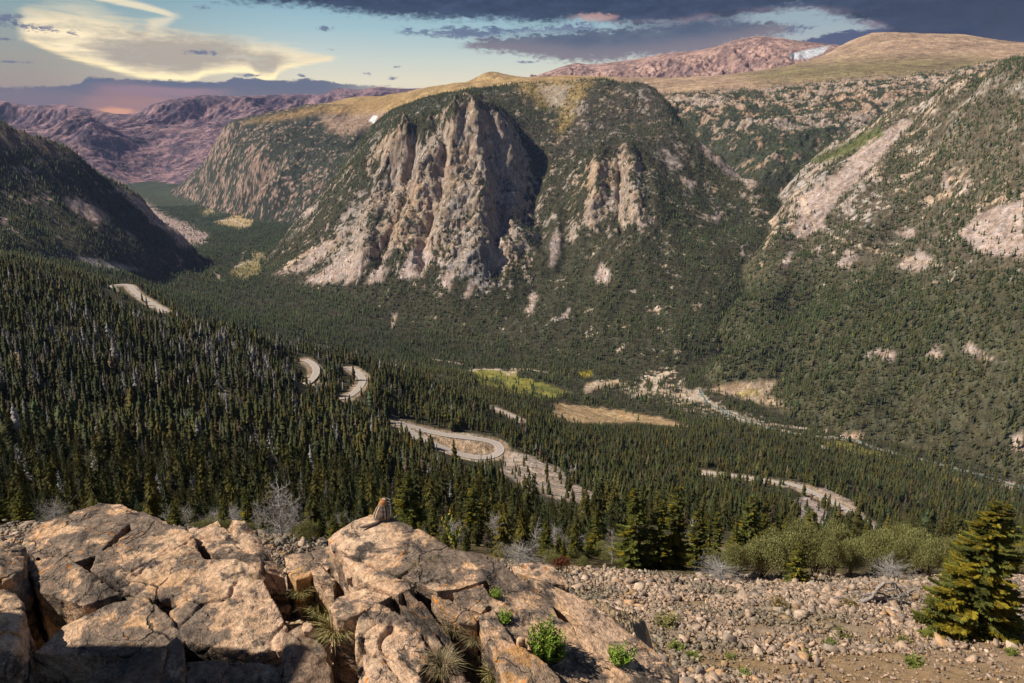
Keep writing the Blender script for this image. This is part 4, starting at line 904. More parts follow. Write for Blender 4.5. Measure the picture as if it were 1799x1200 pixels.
# the trees that show largest are objects of their own; so are the grey dead ones
def tri_mesh(name, T, col, smooth=False):
    V, F = T; me = mesh_np(name, V, F, {'col': np.tile(np.asarray(col, float), (len(V), 1))}, smooth); me.materials.append(MNEED); return me
qx, qy = proj(TX, TY, TZ + TH * .5); infr = (qx > -10) & (qx < 1810) & (qy < 950) & (qy > 0)
gz, rr_ = ELEV, None
tipvis = (TZ + TH * .6) / TY > HOR[np.maximum(TRr - 1, 0), TCc] - 1e-3
snagw = infr & tipvis & (TY > 75) & (TY < 650) & (qx < 1050) & (TL == HILL)
pw = snagw * (.12 + np.clip(NF2[TRr, TCc] * 2.2 + .1, 0, 1.5) + 1.6 * np.exp(-((qx - 420) / 190) ** 2 - ((qy - 640) / 70) ** 2) + 1.2 * np.exp(-((qx - 120) / 160) ** 2 - ((qy - 585) / 40) ** 2) + .5 * np.exp(-((qx - 300) / 300) ** 2 - ((qy - 850) / 40) ** 2)) * (TY / 300) ** .6
TH[snagw] *= 1.0
SN = np.random.RandomState(4).choice(NTREE, 280, replace=False, p=pw / pw.sum())
show = np.where(infr & tipvis & (qx < 1840), TH / TY, 0); show[SN] = 0
BIG = np.argsort(-show)[:260]
NT_ = [spray_template(500 + s, 20, 7, 3) for s in range(6)]
SHADES = [(.076, .074, .021), (.115, .098, .020), (.052, .060, .024)]
IND = {(k, c): tri_mesh('conifer', NT_[k], SHADES[c]) for k in range(6) for c in range(3)}
DEADT = [tri_mesh('dead_conifer', spray_template(520 + s, 16, 4, 1), g) for s, g in enumerate([(.36, .34, .33), (.46, .44, .43), (.30, .265, .245), (.40, .385, .385)])]
def stand(name, me, i, wf, label, cat, group):
    o = bpy.data.objects.new(name, me); COL.objects.link(o); o.location = (TX[i], TY[i], TZ[i] - .3); o.rotation_euler = (TR.normal() * .02, TR.normal() * .02, TR.rand() * 6.28); o.scale = (TWd[i] * wf, TWd[i] * wf, TH[i] * (1.25 if name == 'dead_tree' else 1)); tag(o, label, cat, group)
for i in BIG: stand('conifer_tree', IND[(int(TR.randint(6)), int(TR.choice(3, p=(.5, .3, .2))))], i, 1.1, 'dark green conifer in the near part of the forest below the rocks', 'tree', 'conifers in the near forest')
for i in SN: stand('dead_tree', DEADT[int(TR.randint(4))], i, 1.05, 'grey dead conifer standing among the green trees of the left hillside', 'dead tree', 'grey dead trees on the left hillside')
build_forest(np.concatenate([BIG, SN]))
# ------------------------------------------------------------------ rock of the viewpoint
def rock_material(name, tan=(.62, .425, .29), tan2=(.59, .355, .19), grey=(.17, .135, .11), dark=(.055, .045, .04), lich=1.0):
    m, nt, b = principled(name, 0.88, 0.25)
    g = nt.new('ShaderNodeNewGeometry').outputs['Position']
    bed = nt.map(g, (1, 1, 1), (rad(20), rad(-28), rad(30)))
    n1 = nt.noise(g, 1.8, 6, .62, .4); n2 = nt.noise(g, 7.0, 6, .68, .3); n3 = nt.noise(g, 34.0, 5, .7); n4 = nt.noise(nt.map(bed, (2, 2, 11)), 1.6, 6, .66, .5); n5 = nt.noise(g, 110.0, 3, .7)
    c = nt.mix(nt.ss(n1, .36, .64), tan, tan2)
    c = nt.mix(nt.math('MULTIPLY', nt.ss(n4, .48, .66), .55), c, (.60, .45, .31))
    c = nt.mix(nt.math('MULTIPLY', nt.ss(nt.math('ADD', n2, nt.math('MULTIPLY', n1, .9)), .90, 1.0), .9), c, grey)
    c = nt.mix(nt.math('MULTIPLY', nt.ss(nt.math('ADD', nt.math('MULTIPLY', n4, .9), n2), .98, 1.14), .85), c, dark)
    sp = nt.vor(g, 95.0); spm = nt.math('MULTIPLY', nt.ss(sp, .34, .18), nt.ss(nt.math('ADD', n2, nt.math('MULTIPLY', n3, .4)), .62, .78))
    c = nt.mix(nt.math('MULTIPLY', spm, .8), c, (.05, .045, .04))
    # lichen: pale grey-green crusts and orange rosettes along the joints
    c = nt.mix(nt.math('MULTIPLY', nt.ss(nt.noise(nt.map(g, loc=(3, 7, 1)), 15.0, 5, .7), .62, .70), .55 * lich), c, (.30, .29, .22))
    ol = nt.math('MULTIPLY', nt.ss(nt.noise(nt.map(g, loc=(9, 2, 5)), 26.0, 4, .75), .58, .64), nt.ss(nt.noise(nt.map(g, loc=(1, 4, 8)), 2.6, 3, .6), .51, .60))
    c = nt.mix(nt.math('MULTIPLY', ol, .9 * lich), c, (.55, .20, .02))
    wq = nt.new('ShaderNodeVectorMath', operation='ADD'); wn = nt.new('ShaderNodeTexNoise'); wn.inputs['Scale'].default_value = 4.0; wn.inputs['Detail'].default_value = 4; nt.l.new(g, wn.inputs['Vector'])
    ws = nt.new('ShaderNodeVectorMath', operation='SCALE'); nt.l.new(wn.outputs['Color'], ws.inputs[0]); ws.inputs['Scale'].default_value = .30; nt.l.new(bed, wq.inputs[0]); nt.l.new(ws.outputs[0], wq.inputs[1])
    e1 = nt.vor(wq.outputs[0], 3.1, 'DISTANCE_TO_EDGE'); e2 = nt.vor(nt.map(wq.outputs[0], (1, 1, 2.2)), 9.0, 'DISTANCE_TO_EDGE')
    ck = nt.math('MAXIMUM', nt.math('MULTIPLY', nt.ss(e1, .022, .004), nt.ss(n1, .50, .60)), nt.math('MULTIPLY', nt.ss(e2, .030, .006), nt.math('MULTIPLY', nt.ss(n2, .48, .60), .8)))
    c = nt.mix(nt.math('MULTIPLY', ck, .85), c, (.045, .034, .026))
    v = nt.math('MULTIPLY', nt.ss(n3, .30, .70, .55, 1.30), nt.ss(n5, .25, .75, .78, 1.18))
    c = nt.mix(1.0, c, nt.comb(v, v, v), 'MULTIPLY')
    nt.put(b.inputs['Base Color'], c)
    h = nt.math('ADD', nt.math('MULTIPLY', n3, .5), nt.math('SUBTRACT', nt.math('ADD', nt.math('MULTIPLY', n5, .25), nt.math('ADD', nt.math('MULTIPLY', n4, .9), nt.math('MULTIPLY', n2, .6))), nt.math('MULTIPLY', ck, .6)))
    bp = nt.new('ShaderNodeBump'); bp.inputs['Strength'].default_value = .85; bp.inputs['Distance'].default_value = .024
    nt.put(bp.inputs['Height'], h); nt.l.new(bp.outputs[0], b.inputs['Normal']); return m
MROCK = rock_material('weathered_gneiss')
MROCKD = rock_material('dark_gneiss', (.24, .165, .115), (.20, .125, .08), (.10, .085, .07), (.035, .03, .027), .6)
MROCKO = rock_material('orange_gneiss', (.52, .31, .15), (.50, .26, .09), (.30, .22, .16), (.10, .08, .06), 1.3)
BED = np.array((.55, -.35, .76)); BED /= np.linalg.norm(BED)
def hull_mesh(pieces):
    bm = bmesh.new()
    for P, dep, out in pieces:
        P = [Vector(p) for p in P]; c = sum(P, Vector()) / len(P)
        vs_ = [bm.verts.new(p) for p in P] + [bm.verts.new(c + (p - c) * out + Vector((0, .02, -dep))) for p in P]
        r = bmesh.ops.convex_hull(bm, input=vs_)
        junk = [e for e in r.get('geom_interior', []) + r.get('geom_unused', []) if isinstance(e, bmesh.types.BMVert) and e.is_valid]
        if junk: bmesh.ops.delete(bm, geom=list(set(junk)), context='VERTS')
    bmesh.ops.recalc_face_normals(bm, faces=bm.faces)
    me = bpy.data.meshes.new('hull'); bm.to_mesh(me); bm.free(); return me
def voxel(me, size):
    o = bpy.data.objects.new('tmp', me); COL.objects.link(o); md = o.modifiers.new('r', 'REMESH'); md.mode = 'VOXEL'; md.voxel_size = size; md.adaptivity = 0
    dg = bpy.context.evaluated_depsgraph_get(); out = bpy.data.meshes.new_from_object(o.evaluated_get(dg))
    bpy.data.objects.remove(o); bpy.data.meshes.remove(me); return out
def get_co(me):
    a = np.empty(len(me.vertices) * 3, np.float32); me.vertices.foreach_get('co', a); return a.reshape(-1, 3).astype(np.float64)
def get_no(me):
    a = np.empty(len(me.vertices) * 3, np.float32); me.vertices.foreach_get('normal', a); return a.reshape(-1, 3).astype(np.float64)
def set_co(me, V): me.vertices.foreach_set('co', V.astype(np.float32).ravel()); me.update()
def weather(me, amp=1.0, cells=3.2, seed=0):
    p = get_co(me); n = get_no(me); q = p + seed * 3.1
    wrp = np.stack([fbm3(q * 2.2 + k * 41, 3) for k in range(3)], 1) * .14
    qq = (q + wrp) * cells; b = (qq @ BED)[:, None] * BED[None]; qa = qq + b * 0.9          # flattened along the bedding
    f1, f2, cid = worley3(qa, seed)
    lift = (_ang[cid] / (2 * np.pi) - .5)
    edge = sstep(f2 - f1, .0, .045)
    d = lift * .020 * edge - .014 * (1 - edge) * sstep(fbm3(q * 1.7 + 5, 2), -.12, .12)
    t = (q @ BED) * 13 + fbm3(q * 2.5, 3) * 1.6; fr = t - np.floor(t); d = d + .012 * (sstep(fr, .0, .10) * (1 - fr) - .4) * sstep(fbm3(q * 1.3 + 8, 2), -.2, .1)
    d = d + .010 * fbm3(q * 2.3 + 9, 4) + .0045 * fbm3(q * 17, 4, .62) + .006 * (1 - 2 * np.abs(fbm3(q * 6 + 3, 4, .6)) - .5)
    f1, f2, cid = worley3(q * 9 + wrp * 22, seed + 9); e2 = sstep(f2 - f1, 0, .06); d = d + (_ang[cid] / 6.283 - .5) * .007 * e2 - .004 * (1 - e2)
    pit = sstep(fbm3(q * 9 + 31, 3), .28, .42); d = d - .010 * pit
    set_co(me, p + n * (d * amp)[:, None])
    me.polygons.foreach_set('use_smooth', np.ones(len(me.polygons), bool)); me.update()
def rock(name, polys, label, mat=None, dep=.55, vox=.0065, amp=1.0, cells=3.2, seed=0, cat='rock', out=1.08):
    """polys: outlines of the rock's faces, as surveyed on the photograph, each with its distance"""
    pieces = []
    for P in polys:
        dp = dep
        if isinstance(P, tuple): P, dp = P
        pieces.append(([at(*p) for p in P], dp, out))
    me = voxel(hull_mesh(pieces), vox); weather(me, amp, cells, seed)
    co = get_co(me); c = Vector((float(co[:, 0].mean()), float(co[:, 1].mean()), float(co[:, 2].min()))); me.transform(Matrix.Translation(-c))
    o = obj(name, me, mat or MROCK); o.location = c
    tag(o, label, cat); return o
rock('boulder', [
    [(48, 930, 2.93), (108, 907, 3.04), (166, 893, 3.12), (176, 884, 3.16), (214, 887, 3.15), (232, 894, 3.08), (232, 915, 2.98), (170, 975, 2.66), (100, 996, 2.58), (36, 966, 2.74)],
    [(222, 893, 3.1), (252, 898, 3.08), (266, 912, 2.98), (300, 925, 2.93), (338, 938, 2.88), (345, 958, 2.8), (250, 960, 2.78), (228, 920, 2.95)],
    [(168, 978, 2.65), (240, 925, 2.92), (335, 950, 2.84), (360, 985, 2.66), (300, 1050, 2.42), (240, 1052, 2.40), (160, 1000, 2.57)],
    [(38, 985, 2.62), (112, 975, 2.62), (172, 1028, 2.44), (212, 1042, 2.40), (146, 1064, 2.34), (72, 1040, 2.42)],
    [(55, 1148, 2.12), (112, 1098, 2.25), (190, 1060, 2.37), (252, 1048, 2.40), (300, 1088, 2.28), (324, 1120, 2.21), (318, 1148, 2.13), (180, 1152, 2.11)],
    [(296, 1048, 2.43), (350, 985, 2.67), (420, 984, 2.68), (455, 1002, 2.60), (452, 1050, 2.44), (395, 1070, 2.36), (340, 1080, 2.34)],
    [(300, 1075, 2.34), (350, 1045, 2.42), (460, 1018, 2.54), (486, 1072, 2.37), (504, 1100, 2.29), (498, 1142, 2.17), (452, 1146, 2.15), (388, 1138, 2.17), (330, 1128, 2.18)],
    ], 'largest tan boulder with dark lichen patches, filling the lower left', seed=1, dep=.7, cells=2.2, amp=.55, vox=.0052)
rock('rock_slab', [[(336, 934, 2.98), (382, 914, 3.1), (392, 922, 3.06), (440, 968, 2.86), (466, 1003, 2.72), (400, 988, 2.74), (352, 957, 2.87)],
                   [(400, 918, 3.06), (410, 912, 3.1), (430, 914, 3.1), (447, 932, 3.04), (470, 965, 2.93), (502, 1015, 2.76), (468, 1004, 2.72), (430, 958, 2.9)]],
     'tan split slab with a dark shaded right face behind the largest boulder', seed=2, dep=.5, cells=2.6, amp=.8)
rock('rock_block', [[(500, 976, 3.0), (522, 971, 3.05), (546, 972, 3.05), (551, 981, 2.98), (532, 1000, 2.86), (504, 1006, 2.83)]], 'small smooth tan block in the gap between the two outcrops', seed=3, dep=.35, amp=.5, vox=.005)
rock('rock_block', [[(508, 1008, 2.8), (536, 986, 2.92), (556, 990, 2.9), (545, 1012, 2.78), (520, 1020, 2.74)]], 'orange-tan block just in front of the small smooth tan block', MROCKO, seed=4, dep=.35, amp=.5, vox=.005)
rock('rock_block', [[(548, 968, 3.1), (585, 958, 3.15), (604, 968, 3.1), (604, 992, 2.92), (575, 1000, 2.86), (552, 985, 2.95)]], 'low greyish rock behind the dark leaning plate', seed=5, dep=.3, amp=.6, vox=.006)
rock('rock_plate', [[(540, 985, 2.9), (556, 982, 2.93), (592, 1022, 2.72), (586, 1030, 2.66), (548, 1008, 2.76)]], 'tilted tan plate leaning left of the dark leaning plate', seed=6, dep=.30, amp=.4, vox=.0045, out=.95)
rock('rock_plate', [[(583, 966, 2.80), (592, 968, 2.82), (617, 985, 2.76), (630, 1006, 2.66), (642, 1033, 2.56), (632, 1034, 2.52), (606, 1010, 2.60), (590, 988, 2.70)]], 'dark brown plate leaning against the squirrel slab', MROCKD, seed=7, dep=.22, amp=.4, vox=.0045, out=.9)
rock('outcrop', [
    [(577, 948, 2.80), (585, 939, 2.84), (621, 915, 2.93), (652, 904, 2.97), (690, 910, 2.95), (730, 930, 2.84), (766, 945, 2.76), (790, 958, 2.70), (786, 968, 2.66), (738, 985, 2.58), (708, 1008, 2.49), (695, 1011, 2.47), (655, 994, 2.54), (618, 975, 2.64), (588, 960, 2.73)],
    [(792, 960, 2.69), (808, 965, 2.68), (856, 1018, 2.46), (806, 1034, 2.38), (768, 1038, 2.36), (726, 1022, 2.42), (704, 1013, 2.46), (742, 988, 2.56)],
    [(600, 975, 2.58), (655, 999, 2.49), (700, 1016, 2.43), (730, 1028, 2.38), (700, 1044, 2.31), (655, 1030, 2.38), (625, 1015, 2.45)],
    [(794, 1040, 2.34), (850, 1024, 2.42), (866, 1054, 2.31), (846, 1078, 2.22), (812, 1066, 2.25)],
    [(808, 966, 2.66), (850, 972, 2.68), (884, 990, 2.62), (930, 1025, 2.50), (968, 1060, 2.39), (985, 1092, 2.28), (950, 1090, 2.28), (905, 1055, 2.37), (858, 1020, 2.45)],
    [(870, 1030, 2.40), (930, 1080, 2.27), (990, 1090, 2.27), (1060, 1125, 2.19), (1112, 1150, 2.14), (1170, 1210, 1.99), (1150, 1260, 1.9), (960, 1260, 1.88), (900, 1150, 2.08), (860, 1080, 2.22)],
    [(930, 1012, 2.62), (985, 1030, 2.58), (1046, 1062, 2.46), (1096, 1106, 2.33), (1150, 1140, 2.25), (1192, 1182, 2.14), (1190, 1215, 2.04), (1140, 1190, 2.08), (1085, 1145, 2.18), (1020, 1095, 2.31), (965, 1050, 2.45)],
    [(838, 1080, 2.20), (868, 1070, 2.24), (900, 1120, 2.12), (920, 1160, 2.02), (870, 1150, 2.03), (845, 1110, 2.12)],
    ], 'tan outcrop of tilted slabs that the squirrel sits on', seed=8, dep=.8, cells=1.5, amp=.45, vox=.0052)
rock('rock_block', [[(897, 991, 2.86), (916, 986, 2.9), (964, 988, 2.9), (984, 1002, 2.84), (1001, 1030, 2.72), (960, 1022, 2.72), (905, 1004, 2.8)]], 'tan block behind the right end of the outcrop', seed=9, dep=.6, amp=.6)
rock('rock_plate', [[(757, 1044, 2.28), (790, 1053, 2.27), (830, 1079, 2.2), (838, 1096, 2.15), (806, 1090, 2.16), (772, 1066, 2.21)]], 'orange lichen-stained plate below the outcrop slabs', MROCKO, seed=10, dep=.35, amp=.5, vox=.005)
rock('rock_plate', [[(868, 1150, 2.0), (914, 1128, 2.07), (960, 1165, 1.99), (986, 1192, 1.93), (990, 1240, 1.82), (900, 1240, 1.81)]], 'large orange-yellow slab at the bottom edge beside the green bush', MROCKO, seed=11, dep=.5, amp=.6, vox=.0055)
rock('boulder', [[(628, 1085, 2.16), (660, 1058, 2.26), (702, 1074, 2.21), (746, 1120, 2.08), (757, 1158, 1.98), (735, 1182, 1.92), (700, 1168, 1.95), (652, 1145, 2.0), (624, 1116, 2.07)],
                 [(640, 1150, 1.97), (700, 1165, 1.94), (735, 1180, 1.9), (738, 1225, 1.8), (690, 1240, 1.77), (640, 1210, 1.83)]], 'pale rounded boulder at the bottom centre with a dark stained right side', seed=12, dep=.6)
rock('rock_block', [[(574, 1062, 2.27), (596, 1046, 2.34), (640, 1030, 2.40), (690, 1046, 2.32), (655, 1062, 2.26), (622, 1082, 2.18), (590, 1080, 2.19)]], 'cracked grey-tan block above the pale rounded boulder', seed=13, dep=.5)
for k, (P, lab) in enumerate([
    ([(702, 1032, 2.36), (712, 1034, 2.37), (752, 1066, 2.26), (800, 1135, 2.07), (796, 1148, 2.03), (766, 1116, 2.10), (726, 1066, 2.24)], 'long dark plate on edge, uppermost of the tilted plates under the outcrop'),
    ([(700, 1060, 2.27), (714, 1062, 2.27), (756, 1105, 2.14), (812, 1180, 1.95), (806, 1196, 1.91), (760, 1136, 2.04), (722, 1090, 2.15)], 'long dark plate on edge, middle one of the tilted plates under the outcrop'),
    ([(748, 1110, 2.10), (760, 1112, 2.10), (800, 1168, 1.95), (842, 1230, 1.80), (830, 1245, 1.77), (784, 1180, 1.91)], 'long dark plate on edge, lowest of the tilted plates under the outcrop')]):
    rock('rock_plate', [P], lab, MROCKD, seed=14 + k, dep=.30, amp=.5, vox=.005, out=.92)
rock('boulder', [[(-60, 945, 2.62), (10, 950, 2.66), (42, 962, 2.66), (40, 1005, 2.46), (16, 1020, 2.38), (-60, 1000, 2.35)], [(-60, 1042, 2.2), (14, 1034, 2.28), (38, 1058, 2.22), (34, 1120, 2.06), (14, 1180, 1.93), (-60, 1180, 1.88)]], 'dark rock cut off by the left edge of the photo', seed=17, dep=.6, out=1.0)
rock('rock_plate', [[(277, 1158, 2.02), (296, 1128, 2.09), (311, 1115, 2.12), (321, 1128, 2.09), (323, 1160, 2.01), (322, 1200, 1.92), (279, 1215, 1.88)]], 'upright brown flake of rock standing in front of the largest boulder', MROCKD, seed=18, dep=.22, amp=.4, vox=.0045, out=.95)
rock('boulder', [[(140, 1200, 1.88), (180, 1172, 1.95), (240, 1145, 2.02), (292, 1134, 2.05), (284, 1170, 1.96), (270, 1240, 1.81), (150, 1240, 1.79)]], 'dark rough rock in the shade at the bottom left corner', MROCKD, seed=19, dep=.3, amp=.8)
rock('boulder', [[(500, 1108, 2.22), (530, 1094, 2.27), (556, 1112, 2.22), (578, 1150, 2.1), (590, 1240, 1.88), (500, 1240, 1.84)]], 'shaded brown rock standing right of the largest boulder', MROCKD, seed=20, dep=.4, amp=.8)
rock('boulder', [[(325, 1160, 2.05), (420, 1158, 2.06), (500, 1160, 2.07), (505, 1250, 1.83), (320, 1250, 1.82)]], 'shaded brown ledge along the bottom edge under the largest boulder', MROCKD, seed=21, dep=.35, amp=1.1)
# little loose stones lying in the joints
for k, (px, py, D, r, lab) in enumerate([(589, 962, 2.74, 9, 'small white stone at the tip of the dark leaning plate'), (612, 1010, 2.5, 9, 'brown stone wedged under the dark leaning plate'), (540, 1102, 2.2, 12, 'flat brown stone in the grassy gap'), (915, 1122, 2.06, 8, 'small tan stone on the gravel beside the green bush')]):
    rock('stone', [[(px + r * math.cos(a) * random.Random(k * 9 + i).uniform(.7, 1.15), py + .7 * r * math.sin(a), D + .02 * math.sin(-a)) for i, a in enumerate([j * 1.047 for j in range(6)])]], lab, seed=30 + k, dep=.05, amp=.25, vox=.004)
# the ledge they stand on
def ledge():
    xs = np.linspace(-3.6, 1.9, 420); ys = np.linspace(.6, 4.6, 300); X, Y = np.meshgrid(xs, ys)
    Zb = -2.10 - .16 * (Y - 2.2) + .10 * fbm2(X * 1.3, Y * 1.3, 4) + .035 * ridged2(X * 4, Y * 4, 4) + .012 * fbm2(X * 22, Y * 22, 3)
    # gravel pocket left, gap with grass, lower right shoulder
    Zb += .10 * np.exp(-(((X + 1.62) / .35) ** 2 + ((Y - 2.28) / .25) ** 2)) - .35 * sstep(X, .35, .95) - .10 * sstep(X, -1.0, -.7) * sstep(X, -.3, -.5)
    dd = np.maximum(np.maximum(Y - 3.15 + .35 * pn2(X * 1.4, Y), X - .62 + .2 * pn2(X * 2 + 9, Y * 2)), 0); Zb = Zb - (3.2 * dd + 2.2 * dd ** 2) * (1 + .45 * ridged2(X * 2.2, Y * 2.2, 4)) + np.minimum(dd, .5) * .5 * ridged2(X * 5, Y * 5, 4)
    i = np.arange(X.size).reshape(X.shape); F = np.stack([i[:-1, :-1], i[:-1, 1:], i[1:, 1:], i[1:, :-1]], -1).reshape(-1, 4)
    m, nt, b = principled('ledge_gravel', .95, .1); g = nt.new('ShaderNodeNewGeometry').outputs['Position']
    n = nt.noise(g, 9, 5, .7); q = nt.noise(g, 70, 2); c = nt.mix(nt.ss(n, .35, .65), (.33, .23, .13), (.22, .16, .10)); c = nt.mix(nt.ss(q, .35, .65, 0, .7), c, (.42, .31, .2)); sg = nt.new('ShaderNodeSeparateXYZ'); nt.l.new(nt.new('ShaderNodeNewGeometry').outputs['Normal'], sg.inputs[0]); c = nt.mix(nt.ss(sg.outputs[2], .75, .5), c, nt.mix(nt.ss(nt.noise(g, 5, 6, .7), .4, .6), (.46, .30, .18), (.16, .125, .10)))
    nt.put(b.inputs['Base Color'], c); bp = nt.new('ShaderNodeBump'); bp.inputs['Strength'].default_value = .8; bp.inputs['Distance'].default_value = .012
    nt.put(bp.inputs['Height'], nt.vor(g, 60)); nt.l.new(bp.outputs[0], b.inputs['Normal'])
    o = obj('ground', mesh_np('ground', np.stack([X, Y, Zb], -1).reshape(-1, 3), F), m); structure(o, 'gravelly ledge between the foreground rocks'); return xs, ys, Zb
LEDGE = ledge()
def ledge_z(x, y):
    xs, ys, Z = LEDGE; return Z[int(np.clip(np.searchsorted(ys, y), 0, len(ys) - 1)), int(np.clip(np.searchsorted(xs, x), 0, len(xs) - 1))]
# ------------------------------------------------------------------ talus below the viewpoint
HILLF = LF[0]
def near_z(x, y):
    u = np.asarray(x) / np.asarray(y); l = np.log(y)
    return HILLF.e(np.atleast_1d(np.asarray(u, float)), np.atleast_1d(np.asarray(l, float))) * y
def build_scree():
    us = np.linspace(-1.15, 1.15, 900); ds = np.exp(np.linspace(math.log(5.2), math.log(36.6), 330)); U, D = np.meshgrid(us, ds)
    Z = HILLF.e(U, np.log(D)) * D; X = U * D
    fade = sstep(D, 36.6, 33)
    Z = Z + fade * (.16 * fbm2(X / 3.5, D / 3.5, 4) + .10 * ridged2(X / .9, D / .9, 4, .6) + .03 * fbm2(X / .2, D / .2, 3)) - .12 * fade + .05
    i = np.arange(X.size).reshape(X.shape); F = np.stack([i[:-1, :-1], i[:-1, 1:], i[1:, 1:], i[1:, :-1]], -1).reshape(-1, 4)
    m, nt, b = principled('talus_ground', .95, .1); g = nt.new('ShaderNodeNewGeometry').outputs['Position']
    n = nt.noise(g, .35, 5, .6); n2 = nt.noise(g, 3.0, 5, .7); n3 = nt.noise(g, 16, 4, .7)
    c = nt.mix(nt.ss(n2, .35, .65), (.25, .19, .145), (.36, .27, .20))
    grass = nt.ss(nt.math('ADD', n, nt.math('MULTIPLY', n2, .3)), .60, .74)
    c = nt.mix(nt.math('MULTIPLY', grass, .6), c, (.24, .165, .07)); c = nt.mix(nt.math('MULTIPLY', nt.ss(n3, .58, .7), .5), c, (.10, .08, .065))
    sx = nt.new('ShaderNodeSeparateXYZ'); nt.l.new(g, sx.inputs[0])
    near = nt.math('MULTIPLY', nt.ss(sx.outputs[1], 21, 13), nt.ss(nt.math('ADD', sx.outputs[0], nt.math('MULTIPLY', n, 6)), 4.0, 8.5))
    c = nt.mix(nt.math('MULTIPLY', near, .75), c, nt.mix(n3, (.36, .235, .115), (.25, .165, .085)))
    nt.put(b.inputs['Base Color'], c); bp = nt.new('ShaderNodeBump'); bp.inputs['Strength'].default_value = 1; bp.inputs['Distance'].default_value = .05
    nt.put(bp.inputs['Height'], nt.math('ADD', n2, n3)); nt.l.new(bp.outputs[0], b.inputs['Normal'])
    structure(obj('scree_slope', mesh_np('scree_slope', np.stack([X, D, Z], -1).reshape(-1, 3), F), m), 'tan talus slope below the viewpoint')
    return us, ds, Z
SU, SD, SZ = build_scree()
def scree_z(x, y):
    u = x / y; c = np.clip(np.searchsorted(SU, u) - 1, 0, len(SU) - 2); r = np.clip(np.searchsorted(SD, y) - 1, 0, len(SD) - 2)
    return SZ[r, c]
def stone_template(seed, n=8):
    rng = np.random.RandomState(seed); P = np.array([(a, b, c) for a in (-1, 1) for b in (-1, 1) for c in (-1, 1)], float); P = P * rng.uniform(.35, 1.0, (8, 3)) + rng.normal(size=(8, 3)) * .12; P = np.vstack([P, rng.normal(size=(2, 3)) * .6]); P *= np.array((.95, rng.uniform(.5, .85), rng.uniform(.3, .6)))
    bm = bmesh.new(); vs_ = [bm.verts.new(p) for p in P]; bmesh.ops.convex_hull(bm, input=vs_); bmesh.ops.delete(bm, geom=[v for v in bm.verts if not v.link_faces], context='VERTS')
    bmesh.ops.triangulate(bm, faces=bm.faces); bm.verts.index_update(); V = np.array([v.co for v in bm.verts]); F = np.array([[v.index for v in f.verts] for f in bm.faces]); bm.free(); return V, F
STONES = [stone_template(s) for s in range(12)]
def stone_material():
    m, nt, b = principled('talus_stone', .9, .2); a = nt.new('ShaderNodeAttribute', attribute_name='col').outputs['Color']
    g = nt.new('ShaderNodeNewGeometry').outputs['Position']; n = nt.noise(g, 9, 5, .7); n2 = nt.noise(g, 40, 3, .7)
    v = nt.math('MULTIPLY', nt.ss(n, .3, .7, .65, 1.25), nt.ss(n2, .3, .7, .85, 1.15))
    nt.put(b.inputs['Base Color'], nt.mix(1.0, a, nt.comb(v, v, v), 'MULTIPLY')); return m
MSTONE = stone_material()
def rot_np(rng, n):
    q = rng.normal(size=(n, 4)); q[:, 1:3] *= .45; q /= np.linalg.norm(q, axis=1)[:, None]; w_, x, y, z = q.T
    return np.stack([np.stack([1 - 2 * (y * y + z * z), 2 * (x * y - z * w_), 2 * (x * z + y * w_)], -1), np.stack([2 * (x * y + z * w_), 1 - 2 * (x * x + z * z), 2 * (y * z - x * w_)], -1), np.stack([2 * (x * z - y * w_), 2 * (y * z + x * w_), 1 - 2 * (x * x + y * y)], -1)], 1)
